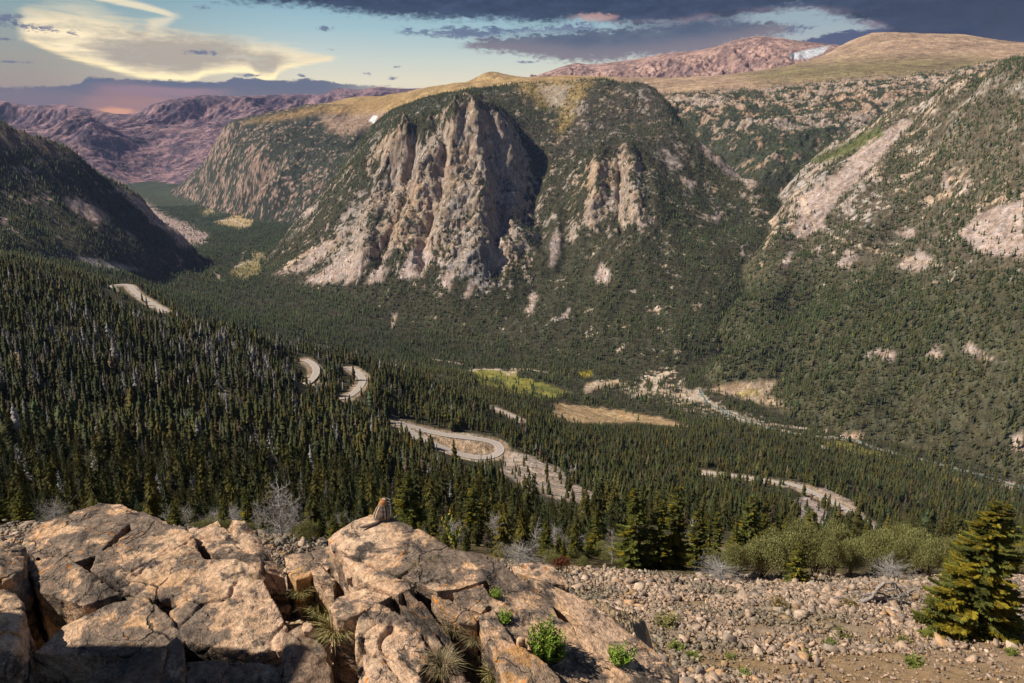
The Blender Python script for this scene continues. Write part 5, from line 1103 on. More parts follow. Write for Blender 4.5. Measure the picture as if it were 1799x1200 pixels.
def scatter_stones():
    rng = np.random.RandomState(5); N = 150000
    l = np.sqrt(rng.uniform(9.0 ** 2, 36 ** 2, N)); u = rng.uniform(-.95, .95, N); x = u * l; y = l
    z = scree_z(x, y); px, py = proj(x, y, z)
    grassy = sstep(fbm2(x / 3.2, y / 3.2, 4) + .5 * sstep(y, 23, 14) * sstep(x, 3, 8), .06, .40)
    ok = (px > -30) & (px < 1830) & (py < 1215) & (py > 900) & ((px > 930) | (py < 1050)) & (rng.rand(N) > .85 * grassy)
    x, y, z, px, py, grassy = (v[ok] for v in (x, y, z, px, py, grassy)); n = len(x)
    s = rng.lognormal(math.log(.050), .56, n).clip(.026, .34) * (1 + .25 * sstep(y, 18, 32)) * (1 - .3 * grassy)
    base = np.array([(.45, .325, .235), (.36, .27, .205), (.50, .38, .285), (.29, .23, .185), (.46, .29, .165), (.20, .155, .125)])
    col = base[rng.choice(6, n, p=(.3, .22, .18, .14, .1, .06))] * rng.uniform(.55, 1.08, (n, 1))
    gl = sstep(fbm2(x / 4 + 3, y / 4, 3) + .25 * sstep(x, 7, 2), .02, .3)[:, None]; col = col * (1 - gl) + (col * .72 * np.array((.92, 1.0, .98))) * gl
    show = s / y; order = np.argsort(-show); big = order[:300]; rest = order[300:]
    R = rot_np(rng, n); kind = rng.randint(len(STONES), size=n); VV, FF, CC = [], [], []; off = 0
    for k, (V, F) in enumerate(STONES):
        i = rest[kind[rest] == k]
        if len(i) == 0: continue
        P = np.einsum('nij,vj->nvi', R[i], V) * s[i][:, None, None] + np.stack([x[i], y[i], z[i] + s[i] * .22], -1)[:, None]
        VV.append(P.reshape(-1, 3)); FF.append((F[None] + (off + np.arange(len(i)) * len(V))[:, None, None]).reshape(-1, 3)); CC.append(np.repeat(col[i], len(V), 0)); off += len(i) * len(V)
    o = obj('scree_stones', mesh_np('scree_stones', np.vstack(VV), np.vstack(FF), {'col': np.vstack(CC)}, smooth=False), MSTONE); o['kind'] = 'stuff'; o['label'] = 'loose tan and grey stones covering the talus slope'; o['category'] = 'scree'
    shared = {}
    for i in big:
        ci = int(rng.randint(5)); key = (int(kind[i]), ci)
        if key not in shared:
            V, F = STONES[key[0]]; shared[key] = mesh_np('stone', V, F, {'col': np.tile(base[ci] * 1.0, (len(V), 1))}, smooth=False); shared[key].materials.append(MSTONE)
        st = bpy.data.objects.new('scree_stone', shared[key]); COL.objects.link(st)
        Mx = Matrix(R[i].tolist()).to_4x4(); st.matrix_world = Matrix.Translation((x[i], y[i], z[i] + s[i] * .2)) @ Mx @ Matrix.Scale(s[i], 4)
        tag(st, 'angular tan stone, one of the larger stones lying on the talus slope', 'stone', 'larger stones on the talus slope')
scatter_stones()

def ledge_chips():
    rng = np.random.RandomState(8); n = 2600; x = rng.uniform(-2.1, .9, n); y = rng.uniform(1.5, 3.1, n); xs, ys, Z = LEDGE
    z = Z[np.clip(np.searchsorted(ys, y), 0, len(ys) - 1), np.clip(np.searchsorted(xs, x), 0, len(xs) - 1)]; s = rng.lognormal(math.log(.009), .5, n).clip(.004, .035); R = rot_np(rng, n); kind = rng.randint(len(STONES), size=n)
    col = np.array([(.50, .38, .24), (.42, .30, .18), (.36, .29, .22), (.58, .47, .33)])[rng.randint(4, size=n)]; VV, FF, CC = [], [], []; off = 0
    for k, (V, F) in enumerate(STONES):
        i = np.nonzero(kind == k)[0]; P = np.einsum('nij,vj->nvi', R[i], V * np.array((1.3, 1, .6))) * s[i][:, None, None] + np.stack([x[i], y[i], z[i] + s[i] * .2], -1)[:, None]
        VV.append(P.reshape(-1, 3)); FF.append((F[None] + (off + np.arange(len(i)) * len(V))[:, None, None]).reshape(-1, 3)); CC.append(np.repeat(col[i], len(V), 0)); off += len(i) * len(V)
    o = obj('gravel', mesh_np('gravel', np.vstack(VV), np.vstack(FF), {'col': np.vstack(CC)}, smooth=False), MSTONE); o['kind'] = 'stuff'; o['label'] = 'straw-coloured rock chips in the gaps between the foreground rocks'; o['category'] = 'gravel'
ledge_chips()
# ------------------------------------------------------------------ near trees, snags, shrubs
def bark_material(name, c1, c2):
    m, nt, b = principled(name, .9, .1); g = nt.new('ShaderNodeNewGeometry').outputs['Position']
    nt.put(b.inputs['Base Color'], nt.mix(nt.ss(nt.noise(nt.map(g, (6, 6, 1.2)), 2.5, 5, .7), .35, .65), c1, c2)); return m
MBARK = bark_material('bark', (.14, .10, .075), (.07, .05, .04)); MGREY = bark_material('weathered_wood', (.46, .43, .41), (.27, .245, .23)); MLOG = bark_material('driftwood', (.40, .36, .33), (.16, .13, .115))
class MB:
    def __init__(s): s.V = []; s.F = []; s.C = []
    def tri(s, a, b, c, col=(.5, .5, .5)):
        n = len(s.V); s.V += [a, b, c]; s.F.append((n, n + 1, n + 2)); s.C += [col] * 3
    def tube(s, pts, r0, r1, sides=5, col=(.5, .5, .5)):
        pts = [np.asarray(p, float) for p in pts]; n0 = len(s.V); m = len(pts)
        for i, p in enumerate(pts):
            d = pts[min(i + 1, m - 1)] - pts[max(i - 1, 0)]; d = d / (np.linalg.norm(d) + 1e-9)
            a = np.cross(d, (0, 0, 1) if abs(d[2]) < .9 else (1, 0, 0)); a /= np.linalg.norm(a); b = np.cross(d, a); r = r0 + (r1 - r0) * i / (m - 1)
            for k in range(sides):
                t = 6.2832 * k / sides; s.V.append(p + (a * math.cos(t) + b * math.sin(t)) * r); s.C.append(col)
        for i in range(m - 1):
            for k in range(sides):
                q = n0 + i * sides; k2 = (k + 1) % sides
                s.F.append((q + k, q + k2, q + sides + k2)); s.F.append((q + k, q + sides + k2, q + sides + k))
    def mesh(s, name, smooth=False): return mesh_np(name, np.array(s.V), np.array(s.F), {'col': np.array(s.C)}, smooth)
def spruce_parts(seed, H, R, nb, gold=.25, lean=0.0, shape=.8, bare=0.0, fine=1.0):
    """trunk and crown of a spruce in metres: drooping boughs carrying flat needle twigs"""
    rng = np.random.RandomState(seed); cr = MB(); tk = MB(); spine = lambda z: np.array([lean * z * z / H + .05 * math.sin(z * 1.3 + seed), .04 * math.sin(z * 1.7 + seed * 2), z])
    tk.tube([spine(H * f) for f in np.linspace(0, .985, 9)], .035 * H * .5 + .02, .008, 7)
    lobes = rng.uniform(.7, 1.2, 9)
    for i in range(nb):
        f = (i + rng.rand()) / nb; f = f ** 1.15; z = H * (.035 + .955 * f); a = rng.uniform(0, 6.2832)
        L = R * ((1 - f) ** shape) * (1 - .35 * max(0, .08 - f) / .08) * (rng.uniform(.62, 1.12) if fine < 1.5 else rng.uniform(.42, 1.18)) * (.75 + .3 * lobes[int(a / 6.2832 * 9) % 9]) + .05 * H * .35
        d = np.array([math.cos(a), math.sin(a), 0]); sd = np.array([-d[1], d[0], 0]); droop = rng.uniform(.10, .38) * (1 - f * .9) - .25 * f
        root = spine(z); npt = 5; pts = [root + d * L * t + np.array([0, 0, -droop * L * (t - .55 * t * t) * 1.5 + .10 * L * t ** 3]) for t in np.linspace(0, 1, npt)]
        tk.tube(pts, .006 * H * .35 + .004, .003, 3)
        tone = rng.uniform(.7, 1.25); gl = rng.rand() < gold
        nt_ = max(6, int((8 + 8 * L / (R + .01)) * fine))
        for j in range(nt_):
            t = .18 + .82 * (j + rng.rand() * .6) / nt_; k = min(int(t * (npt - 1)), npt - 2); g = t * (npt - 1) - k; p = pts[k] * (1 - g) + pts[k + 1] * g
            for sg in (-1, 1):
                tl = (L * (.14 + .26 * (1 - t)) * rng.uniform(.7, 1.2) + .05) * (1.0 if fine <= 1 else .72); dr = d * rng.uniform(.45, .9) + sd * sg * rng.uniform(.6, 1.0) + np.array([0, 0, rng.uniform(-.30, .22)]); dr /= np.linalg.norm(dr)
                q = p + dr * tl; wv = np.cross(dr, (0, 0, 1)); wv = wv / (np.linalg.norm(wv) + 1e-9); wd = tl * .16 + .022 if fine < 1.5 else tl * .12 + .012
                tipc = (.29, .235, .026) if gl and t > .4 else (.155, .170, .042)
                c = np.array(tipc) * tone * rng.uniform(.75, 1.25)
                up = np.array([0, 0, wd * rng.uniform(.5, 1.1)]); m_ = p + dr * tl * .55
                cr.tri(p, m_ + wv * wd, q, c); cr.tri(p, q, m_ - wv * wd, c); cr.tri(p, m_ + up, q, c * 1.08); cr.tri(p + wv * wd * .5, m_ - up * .7, q, c * .9)
            if t > .85:
                q = p + d * .16 * L + np.array([0, 0, .02]); cr.tri(p + sd * .03, p - sd * .03, q, np.array((.11, .11, .022)) * tone)
    top = spine(H); cr.tri(top - np.array([.03, 0, .25]), top + np.array([.03, 0, -.25]), top + np.array([0, 0, .12]), np.array((.09, .09, .02)))
    if bare:
        for k in range(7): a = rng.uniform(0, 6.28); b0 = spine(H * rng.uniform(.88, .97)); tk.tube([b0, b0 + np.array([math.cos(a) * .25, math.sin(a) * .25, .22]), b0 + np.array([math.cos(a) * .42, math.sin(a) * .42, .30])], .012, .004, 4)
    return cr, tk
def place_tree(root_name, parts, loc, rot, scale, label, cat, group=None):
    o = bpy.data.objects.new(root_name, None); COL.objects.link(o); o.location = loc; o.rotation_euler = (0, 0, rot); o.scale = (scale,) * 3; o.empty_display_size = .2
    tag(o, label, cat, group)
    for nm, me in parts: c = bpy.data.objects.new(nm, me); COL.objects.link(c); c.parent = o
    return o
def prep(pair, mats, names):
    out = []
    for mb, m, nme in zip(pair, mats, names):
        me = mb.mesh(nme); me.materials.append(m); out.append((nme, me))
    return out
# the leaning spruce on the right and its companion
def on_scree(px, py):
    """where the talus is seen at that place of the photograph"""
    lo, hi = 6.0, 36.0; last = None
    for D in np.arange(6, 36.5, .1):
        p = at(px, py, D); z = float(scree_z(np.array([p.x]), np.array([p.y]))[0])
        if p.z <= z: return Vector((p.x, p.y, z))
    return Vector((p.x, p.y, z))
p = on_scree(1692, 1118); hs = p.y * CP - p.z * SP
Hbig = 246 / FPX * hs * 1.06; Rbig = Hbig * .27
place_tree('spruce_tree', prep(spruce_parts(101, Hbig, Rbig * 1.05, 520, .55, .12, .58, 1, 2.1), (MNEED, MBARK), ('crown', 'trunk')), p - Vector((0, 0, .1)), 0.4, 1, 'bushy yellow-green spruce with bare twigs at its top, largest on the talus', 'tree')
p2 = on_scree(1752, 1112); place_tree('spruce_tree', prep(spruce_parts(102, Hbig * .42, Rbig * .45, 110, .3, .0, .8, 0, 1.4), (MNEED, MBARK), ('crown', 'trunk')), p2 - Vector((0, 0, .05)), 1.0, 1, 'small dark spruce sapling growing at the right foot of the largest spruce', 'tree')
SPR = [prep(spruce_parts(110 + k, 1.0 * 5, 5 * r, nb, g_, .0, sh, 0, 1.35), (MNEED, MBARK), ('crown', 'trunk')) for k, (r, nb, g_, sh) in enumerate([(.24, 180, .2, .68), (.17, 170, .45, .58), (.20, 170, .35, .62), (.27, 150, .35, .8), (.15, 150, .25, .55)])]
# individual spruces behind the lip of the talus: top pixel, foot pixel (the foot may be hidden), distance
NEARSPR = [(1118, 866, 1012, 40, 0, 'wide bluish spruce, leftmost of the tall trio at the talus edge'), (1163, 887, 1012, 40, 1, 'yellow-green narrow spruce, middle one of the tall trio at the talus edge'), (1192, 864, 1012, 41, 1, 'tallest dark-sided narrow spruce, rightmost of the trio at the talus edge'),
  (1229, 900, 1010, 44, 2, 'medium spruce next to the white bare brush at the talus edge'), (1262, 905, 1000, 50, 4, 'slim pale spruce between the talus edge trio and the willow bushes'), (1294, 922, 990, 52, 1, 'slim yellow-green spruce directly left of the broad spruce above the willows'), (1320, 880, 985, 56, 0, 'broad spruce standing above the left end of the willow bushes'),
  (1382, 915, 965, 70, 2, 'spruce with golden tips above the willows, left of the rubble patch'), (1426, 900, 965, 72, 2, 'spruce in front of the grey rubble patch'), (1406, 955, 1027, 33, 3, 'bright yellow-green young spruce in front of the willow bushes'), (1473, 918, 970, 75, 0, 'spruce right of the rubble patch, below the lower road'),
  (1500, 930, 975, 74, 1, 'small golden spruce below the lower road'), (1524, 925, 975, 75, 2, 'spruce just left of the lower road end'), (1548, 935, 975, 72, 3, 'wide spruce hiding the end of the lower road'), (1575, 938, 985, 66, 3, 'rounded spruce right of the lower road end'),
  (1245, 918, 1000, 47, 1, 'thin young spruce between the medium and the slim pale spruce at the talus edge'), (1345, 908, 975, 58, 4, 'slender spruce just right of the broad spruce above the willows'), (1362, 922, 970, 62, 2, 'short spruce left of the golden-tipped spruce above the willows'), (1450, 928, 970, 70, 1, 'narrow young spruce in front of the right side of the rubble patch'),
  (1600, 925, 975, 64, 2, 'spruce standing left of the largest spruce above the willows'), (1140, 915, 1010, 44, 4, 'shorter spruce half hidden within the trio at the talus edge'), (1048, 905, 1000, 50, 1, 'slim spruce left of the tall trio at the talus edge'),
  (1774, 890, 975, 60, 2, 'spruce behind the willows near the right edge'), (715, 836, 945, 62, 0, 'tall dark spruce right of the squirrel'), (832, 848, 965, 66, 1, 'narrow spruce with a spire top, centre of the photo behind the outcrop'), (760, 890, 960, 58, 2, 'young spruce between the two tall ones behind the outcrop'),
  (870, 890, 970, 64, 4, 'slender dark spruce behind the leafy sprig'), (912, 930, 990, 48, 3, 'short bushy spruce above the right end of the outcrop'), (1010, 925, 1002, 46, 2, 'dark spruce beside the reddish dead shrub'), (430, 862, 945, 40, 1, 'bright green spruce behind the split slab'), (458, 905, 945, 34, 3, 'low green spruce right of the split slab'),
  (585, 905, 960, 40, 3, 'bluish young spruce at the left tip of the squirrel slab'), (540, 885, 945, 60, 2, 'olive spruce behind the grey talus left of the squirrel'), (30, 868, 930, 38, 3, 'dark bushy conifer at the left edge behind the boulders'), (310, 880, 935, 52, 3, 'yellowish pine behind the top of the largest boulder')]
RG = random.Random(3)
def hill_at(x, y):
    return float(scree_z(np.array([x]), np.array([y]))[0]) if y < 36.3 else float(ground_z(np.array([x]), np.array([y]))[0])
for (px, pyt, pyb, D, kind, lab) in NEARSPR:
    pt = at(px, pyt, D); z = hill_at(pt.x, pt.y); H = pt.z - z
    H = max(H, 1.2)
    place_tree('spruce_tree', SPR[kind], (pt.x, pt.y, z - .1), RG.uniform(0, 6.28), H / 4.55, lab, 'tree', None)
# dead trees
def snag_parts(seed, H, nb, dense=1.0, spread=.3, curl=.6):
    rng = np.random.RandomState(seed); t = MB(); b = MB(); sp = [np.array([.05 * H * math.sin(f * 3 + seed) * f, .05 * H * math.cos(f * 4 + seed) * f, H * f]) for f in np.linspace(0, 1, 7)]
    t.tube(sp, .022 * H, .004 * H, 6)
    for i in range(nb):
        f = rng.uniform(.15, .98); k = min(int(f * 6), 5); g = f * 6 - k; p = sp[k] * (1 - g) + sp[k + 1] * g; a = rng.uniform(0, 6.28); L = H * spread * (1.1 - f * .75) * rng.uniform(.5, 1.2)
        d = np.array([math.cos(a), math.sin(a), rng.uniform(-.1, .6)]); q = [p + d * L * s + np.array([rng.normal() * .05, rng.normal() * .05, curl * .4 * s * s]) * L for s in (0, .35, .7, 1)]
        b.tube(q, .0065 * H, .002 * H, 4)
        for j in range(int(3 * dense)):
            k2 = rng.randint(1, 4); e = rng.normal(size=3) * .5 + d * .4 + np.array([0, 0, .25]); l2 = L * rng.uniform(.2, .45); b.tube([q[k2], q[k2] + e * l2 * .5, q[k2] + e * l2 + np.array([0, 0, .1 * l2])], .0032 * H, .0012 * H, 3)
            if dense > 1.5:
                for _ in range(3): e2 = e * .5 + rng.normal(size=3) * .6; b.tube([q[k2] + e * l2 * .6, q[k2] + e * l2 * .6 + e2 * l2 * .5], .0022 * H, .001 * H, 3)
    return t, b
SNAG = [prep(snag_parts(200 + k, 5.0, nb, de, spd), (MGREY, MGREY), ('trunk', 'branch_work')) for k, (nb, de, spd) in enumerate([(26, 1, .22), (34, 1, .28), (18, 1, .16), (40, 1.4, .34), (60, 2.2, .42)])]
def snag_at(px, pyb, D, H, kind, lab, group=None):
    q = at(px, pyb, D); z = hill_at(q.x, q.y); place_tree('dead_tree', SNAG[kind], (q.x, q.y, z - .05), RG.uniform(0, 6.28), H / 5.0, lab, 'dead tree', group)
snag_at(497, 945, 31, 3.1, 4, 'large bushy grey bare tree standing on the grey talus left of the squirrel'); snag_at(515, 947, 33, 2.4, 4, 'smaller grey bare tree right of the large bushy bare one'); snag_at(462, 944, 34, 2.2, 3, 'grey bare tree left of the large bushy bare one')
snag_at(330, 925, 45, 2.2, 4, 'white bare tree behind the right shoulder of the largest boulder'); snag_at(685, 915, 55, 5.0, 2, 'thin dead pole beside the squirrel'); snag_at(1075, 1000, 42, 2.6, 3, 'grey bare shrub left of the tall spruce trio'); snag_at(1212, 995, 52, 4.0, 1, 'tall bleached bare tree behind the spruces at the talus edge'); snag_at(1300, 985, 60, 4, 2, 'thin grey dead tree left of the broad spruce')
snag_at(975, 990, 50, 2.6, 4, 'bleached bare tree behind the block at the right end of the outcrop'); snag_at(940, 985, 48, 3, 3, 'grey bare tree left of the bleached one behind the outcrop'); snag_at(870, 965, 60, 3.4, 4, 'whitish bare tree among the spruces behind the leafy sprig'); snag_at(1440, 985, 55, 2.8, 1, 'grey dead tree rising from the willows')
# reddish dead shrub, willow bushes, white brush
def leaf_material():
    m, nt, b = principled('leaves', .6, .2); a = nt.new('ShaderNodeAttribute', attribute_name='col').outputs['Color']; nt.put(b.inputs['Base Color'], a)
    b.inputs['Transmission Weight'].default_value = 0.0; return m
MLEAF = leaf_material()
def bush_parts(seed, n, cols, leaf, flat=.7, stems=26, up=.5):
    """unit bush: stems and a cloud of small leaves, radius 1, height about 1"""
    rng = np.random.RandomState(seed); lf = MB(); st = MB(); lob = [(rng.uniform(-.55, .55), rng.uniform(-.55, .55), rng.uniform(.35, .75), rng.uniform(.32, .5)) for _ in range(9)] + [(0, 0, .5, .55)]
    for k in range(stems):
        x, y, z, r = lob[k % 10]; e = np.array([x + rng.normal() * r * .5, y + rng.normal() * r * .5, min(1.05, z + rng.uniform(0, r))]); st.tube([np.array([rng.normal() * .05, rng.normal() * .05, -.05]), e * np.array([.45, .45, .55]), e], .012, .004, 3)
    for k in range(n):
        x, y, z, r = lob[rng.randint(10)]; v = rng.normal(size=3); v /= np.linalg.norm(v); v[2] = abs(v[2]) * 1.0 - .25 * rng.rand(); p = np.array([x, y, z * .9]) + v * r * rng.uniform(.55, 1.08) * np.array([1, 1, flat]); p[2] = max(p[2], .02)
        d = rng.normal(size=3) + np.array([0, 0, up * 2]) + v * .8; d /= np.linalg.norm(d); s = np.cross(d, rng.normal(size=3)); s /= np.linalg.norm(s); L = leaf * rng.uniform(.6, 1.3); c = np.array(cols[rng.randint(len(cols))]) * rng.uniform(.7, 1.3)
        m_ = p + d * L * .5; lf.tri(p, m_ + s * L * .22, p + d * L, c); lf.tri(p, p + d * L, m_ - s * L * .22, c)
    return lf, st
WIL = [prep(bush_parts(300 + k, 17000, [(.25, .24, .09), (.21, .215, .08), (.30, .275, .11), (.16, .175, .06)], .046, .9, 40, 1.0), (MLEAF, MBARK), ('foliage', 'stems')) for k in range(4)]
def bush_at(px, pyb, D, R, H, parts, lab, nm='willow_bush', cat='bush', group=None, scree=False):
    q = on_scree(px, pyb) if scree else at(px, pyb, D); z = q.z if scree else hill_at(q.x, q.y)
    o = place_tree(nm, parts, (q.x, q.y, z - .05), RG.uniform(0, 6.28), 1, lab, cat, group); o.scale = (R * RG.uniform(.9, 1.5), R * RG.uniform(.9, 1.2), H * RG.uniform(1.1, 1.45)); return o
for k, (px, pyt, D, R) in enumerate([(1300, 972, 34, 1.0), (1340, 962, 35, 1.2), (1385, 960, 37, 1.3), (1440, 958, 36, 1.3), (1470, 965, 34, 1.1), (1500, 962, 35, 1.2), (1545, 955, 36, 1.4), (1590, 958, 35, 1.2), (1625, 952, 36, 1.2), (1640, 962, 33, 1.0), (1680, 958, 36, 1.3), (1740, 960, 36, 1.3), (1790, 958, 35, 1.2), (1420, 938, 46, 1.5), (1360, 942, 50, 1.5), (1480, 940, 50, 1.5), (1540, 945, 50, 1.4), (1600, 942, 52, 1.5), (1085, 962, 50, 1.3), (1060, 970, 46, 1.0), (1240, 968, 46, 1.0)]):
    pt = at(px, pyt, D); z = hill_at(pt.x, pt.y); H = max(pt.z - z, 1.0)
    bush_at(px, pyt, D, R, H, WIL[k % 4], 'olive green willow bush along the edge of the talus slope', group='willow bushes along the talus edge')
for px, py, R, H, lab in ((985, 1003, .5, 1.0, 'reddish brown dead shrub at the right end of the outcrop'),): bush_at(px, py, 33, R, H, prep(bush_parts(330, 1500, [(.20, .075, .035), (.15, .06, .03)], .12), (MLEAF, MBARK), ('foliage', 'stems')), lab, 'dead_shrub', 'shrub')
WB = prep((lambda t, b: (t, b))(*snag_parts(240, 1.6, 90, 2.2, .8, .2)), (MGREY, MGREY), ('trunk', 'branch_work'))
for px, py, D, s, lab in ((1265, 1016, 33.5, 1.0, 'low white bare brush at the left end of the willow bushes'), (1565, 1010, 33, .9, 'low bleached bare brush with one upright stem at the right of the willow bushes')):
    q = at(px, py, D); place_tree('dead_brush', WB, (q.x, q.y, hill_at(q.x, q.y)), RG.uniform(0, 6), s, lab, 'brush').scale = (1.3 * s, 1.3 * s, .7 * s)

# bare brush, low shrubs and saplings at the edge of the forest behind the rocks
RB = random.Random(12); k_ = 0
while k_ < 74:
    px = RB.uniform(-10, 1085) if k_ % 3 else RB.uniform(560, 1085); D = RB.uniform(34, 66) if px > 560 else RB.uniform(27, 60); d_ = at(px, 960, D); z = hill_at(d_.x, d_.y); kind = RB.random()
    ok_ = proj(d_.x, d_.y, z)[1] > 905
    k_ += 1
    if kind < .27: place_tree('dead_brush', WB, (d_.x, d_.y, z), RB.uniform(0, 6), 1, 'grey bare brush at the forest edge behind the foreground rocks', 'brush', 'bare brush at the forest edge').scale = (RB.uniform(.7, 1.3), RB.uniform(.7, 1.3), RB.uniform(.7, 1.5))
    elif kind < .52: place_tree('low_shrub', WIL[k_ % 4], (d_.x, d_.y, z), RB.uniform(0, 6), 1, 'small olive shrub at the forest edge behind the foreground rocks', 'shrub', 'small shrubs at the forest edge').scale = (RB.uniform(.5, .9),) * 2 + (RB.uniform(.6, 1.1),)
    else: place_tree('spruce_sapling', SPR[k_ % 5], (d_.x, d_.y, z - .05), RB.uniform(0, 6), RB.uniform(.28, .62), 'young spruce at the forest edge behind the foreground rocks', 'tree', 'young spruces at the forest edge')
# ------------------------------------------------------------------ small plants on the rocks
bpy.context.view_layer.update()
def ray_hit(px, py):
    d = Vector(ray(px, py)).normalized(); ok, loc, nrm, i, o, m = SC.ray_cast(DG, Vector((0, 0, 0)), d, distance=60); return loc if ok else None
DG = bpy.context.evaluated_depsgraph_get()
GREEN = [(.14, .24, .022), (.20, .29, .03), (.10, .18, .02), (.26, .31, .04)]
def leafy(seed, n, cols, leaf, stems=40):
    """rounded leafy cushion of upright shoots with whorled leaves, unit radius"""
    rng = np.random.RandomState(seed); lf = MB(); st = MB()
    for k in range(stems):
        a = rng.uniform(0, 6.28); r = math.sqrt(rng.rand()) * .85; e = np.array([r * math.cos(a), r * math.sin(a), (1 - .55 * r * r) * rng.uniform(.5, 1.2)]) * rng.uniform(.7, 1.15); b0 = e * np.array([.25, .25, 0]); pts = [b0, b0 * .4 + e * .6 - np.array([0, 0, .1]), e]
        st.tube(pts, .012, .006, 3); tone = rng.uniform(.75, 1.2)
        for j in range(n):
            t = .25 + .78 * j / n; p = pts[0] * (1 - t) ** 2 + pts[1] * 2 * t * (1 - t) + pts[2] * t * t; a2 = j * 2.4 + rng.rand(); d = np.array([math.cos(a2), math.sin(a2), .55]); d /= np.linalg.norm(d); s = np.array([-math.sin(a2), math.cos(a2), 0]); L = leaf * rng.uniform(.7, 1.2); c = np.array(cols[rng.randint(len(cols))]) * tone * rng.uniform(.8, 1.2)
            m_ = p + d * L * .5 + np.array([0, 0, .02]); q = p + d * L; lf.tri(p, m_ + s * L * .24, q, c); lf.tri(p, q, m_ - s * L * .24, c)
    return lf, st
def put_plant(px, py, R, H, pair, nm, lab, cat, mats=None):
    q = ray_hit(px, py)
    if q is None: return
    o = place_tree(nm, prep(pair, mats or (MLEAF, MBARK), ('foliage', 'stems')), q - Vector((0, 0, .01)), RG.uniform(0, 6), 1, lab, cat); o.scale = (R, R, H)
put_plant(962, 1160, .088, .150, leafy(400, 20, GREEN, .17, 150), 'green_bush', 'bright green leafy bush on the outcrop, largest of the green plants', 'bush')
put_plant(1088, 1165, .062, .085, leafy(401, 14, GREEN, .20, 60), 'green_bush', 'small green plant at the lower right foot of the outcrop', 'plant')
put_plant(888, 1090, .044, .05, leafy(402, 12, GREEN, .2, 60), 'green_bush', 'low green cushion plant above the large green bush', 'plant')
put_plant(872, 1048, .034, .05, leafy(403, 12, GREEN, .2, 50), 'green_bush', 'round green cushion plant, uppermost on the outcrop', 'plant')
YG = [(.20, .24, .03), (.28, .26, .03), (.13, .19, .03), (.38, .24, .03)]
def sprig(seed, cols):
    rng = np.random.RandomState(seed); lf = MB(); st = MB()
    for k in range(9):
        a = rng.uniform(0, 6.28); e = np.array([math.cos(a) * rng.uniform(.2, 1), math.sin(a) * rng.uniform(.2, 1), rng.uniform(.5, 1.15)]); st.tube([np.zeros(3), e * np.array([.4, .4, .6]), e], .012, .006, 3)
        for j in range(16):
            t = rng.uniform(.3, 1.0); p = e * np.array([t * t * .6 + .4 * t, t * t * .6 + .4 * t, t]) + rng.normal(size=3) * .06; d = rng.normal(size=3); d /= np.linalg.norm(d); s = np.cross(d, rng.normal(size=3)); s /= np.linalg.norm(s); L = rng.uniform(.12, .22); c = np.array(cols[rng.randint(len(cols))]) * rng.uniform(.8, 1.2)
            lf.tri(p, p + d * L * .5 + s * L * .35, p + d * L, c); lf.tri(p, p + d * L, p + d * L * .5 - s * L * .35, c)
    return lf, st
o_ = at(800, 972, 2.80); o = place_tree('leafy_sprig', prep(sprig(410, YG), (MLEAF, MBARK), ('foliage', 'stems')), o_, 0, 1, 'yellow-green leafy sprig rising behind the outcrop, right of the squirrel slab', 'plant'); o.scale = (.075, .075, .17)
def tuft(seed, n, cols, wid=.009):
    rng = np.random.RandomState(seed); m = MB()
    for k in range(n):
        a = rng.uniform(0, 6.28); r = rng.uniform(0, .35); p = np.array([math.cos(a) * r, math.sin(a) * r, 0]); a += rng.normal() * .5; ln = rng.uniform(.35, 1.1); fl = rng.uniform(.15, 1.0); d = np.array([math.cos(a), math.sin(a), 0]); s = np.array([-d[1], d[0], 0]) * wid
        m1 = p + d * fl * ln * .35 + np.array([0, 0, ln * .6]); tip = p + d * fl * ln * .95 + np.array([0, 0, ln * (.95 - .45 * fl)]); c = np.array(cols[rng.randint(len(cols))]) * rng.uniform(.75, 1.25)
        m.tri(p - s, p + s, m1 + s * .8, c); m.tri(p - s, m1 + s * .8, m1 - s * .8, c); m.tri(m1 - s * .8, m1 + s * .8, tip, c)
    return m
DRY = [(.36, .28, .12), (.28, .23, .09), (.20, .20, .06), (.43, .35, .18), (.16, .17, .05)]; BRN = [(.27, .21, .12), (.20, .15, .09), (.33, .26, .14), (.18, .17, .08)]
TUFTS = [(575, 1095, .16, .17, 0, 'tall dry grass tuft in the gap between the boulder and the outcrop'), (560, 1080, .12, .16, 0, 'upper dry grass tuft in the gap behind the tall one'), (590, 1120, .13, .11, 0, 'lower spreading grass tuft in the gap in front of the tall one'), (530, 1045, .10, .08, 0, 'pale grass tuft at the right shoulder of the largest boulder'), (512, 1062, .09, .05, 1, 'small grass tuft under the pale one at the boulder shoulder'),
         (778, 1180, .11, .10, 1, 'dry brownish tuft at the bottom centre beside the dark plates'), (795, 1110, .09, .08, 1, 'dry tuft between the dark plates and the orange plate'), (835, 1128, .09, .08, 1, 'brown dry tuft left of the large orange slab'), (845, 1165, .11, .09, 1, 'brown dry tuft lowest beside the large orange slab'), (870, 1195, .10, .08, 0, 'green-yellow grass tuft at the bottom edge by the orange slab'),
         (690, 1012, .05, .035, 1, 'tiny dry tuft in the joint below the squirrel slab'), (730, 997, .06, .03, 1, 'tiny dry tuft in the joint right of the squirrel slab'), (757, 984, .05, .03, 1, 'tiny dry tuft highest in the slab joint'), (445, 1015, .05, .03, 1, 'tiny dry tuft in a crack on the boulder')]
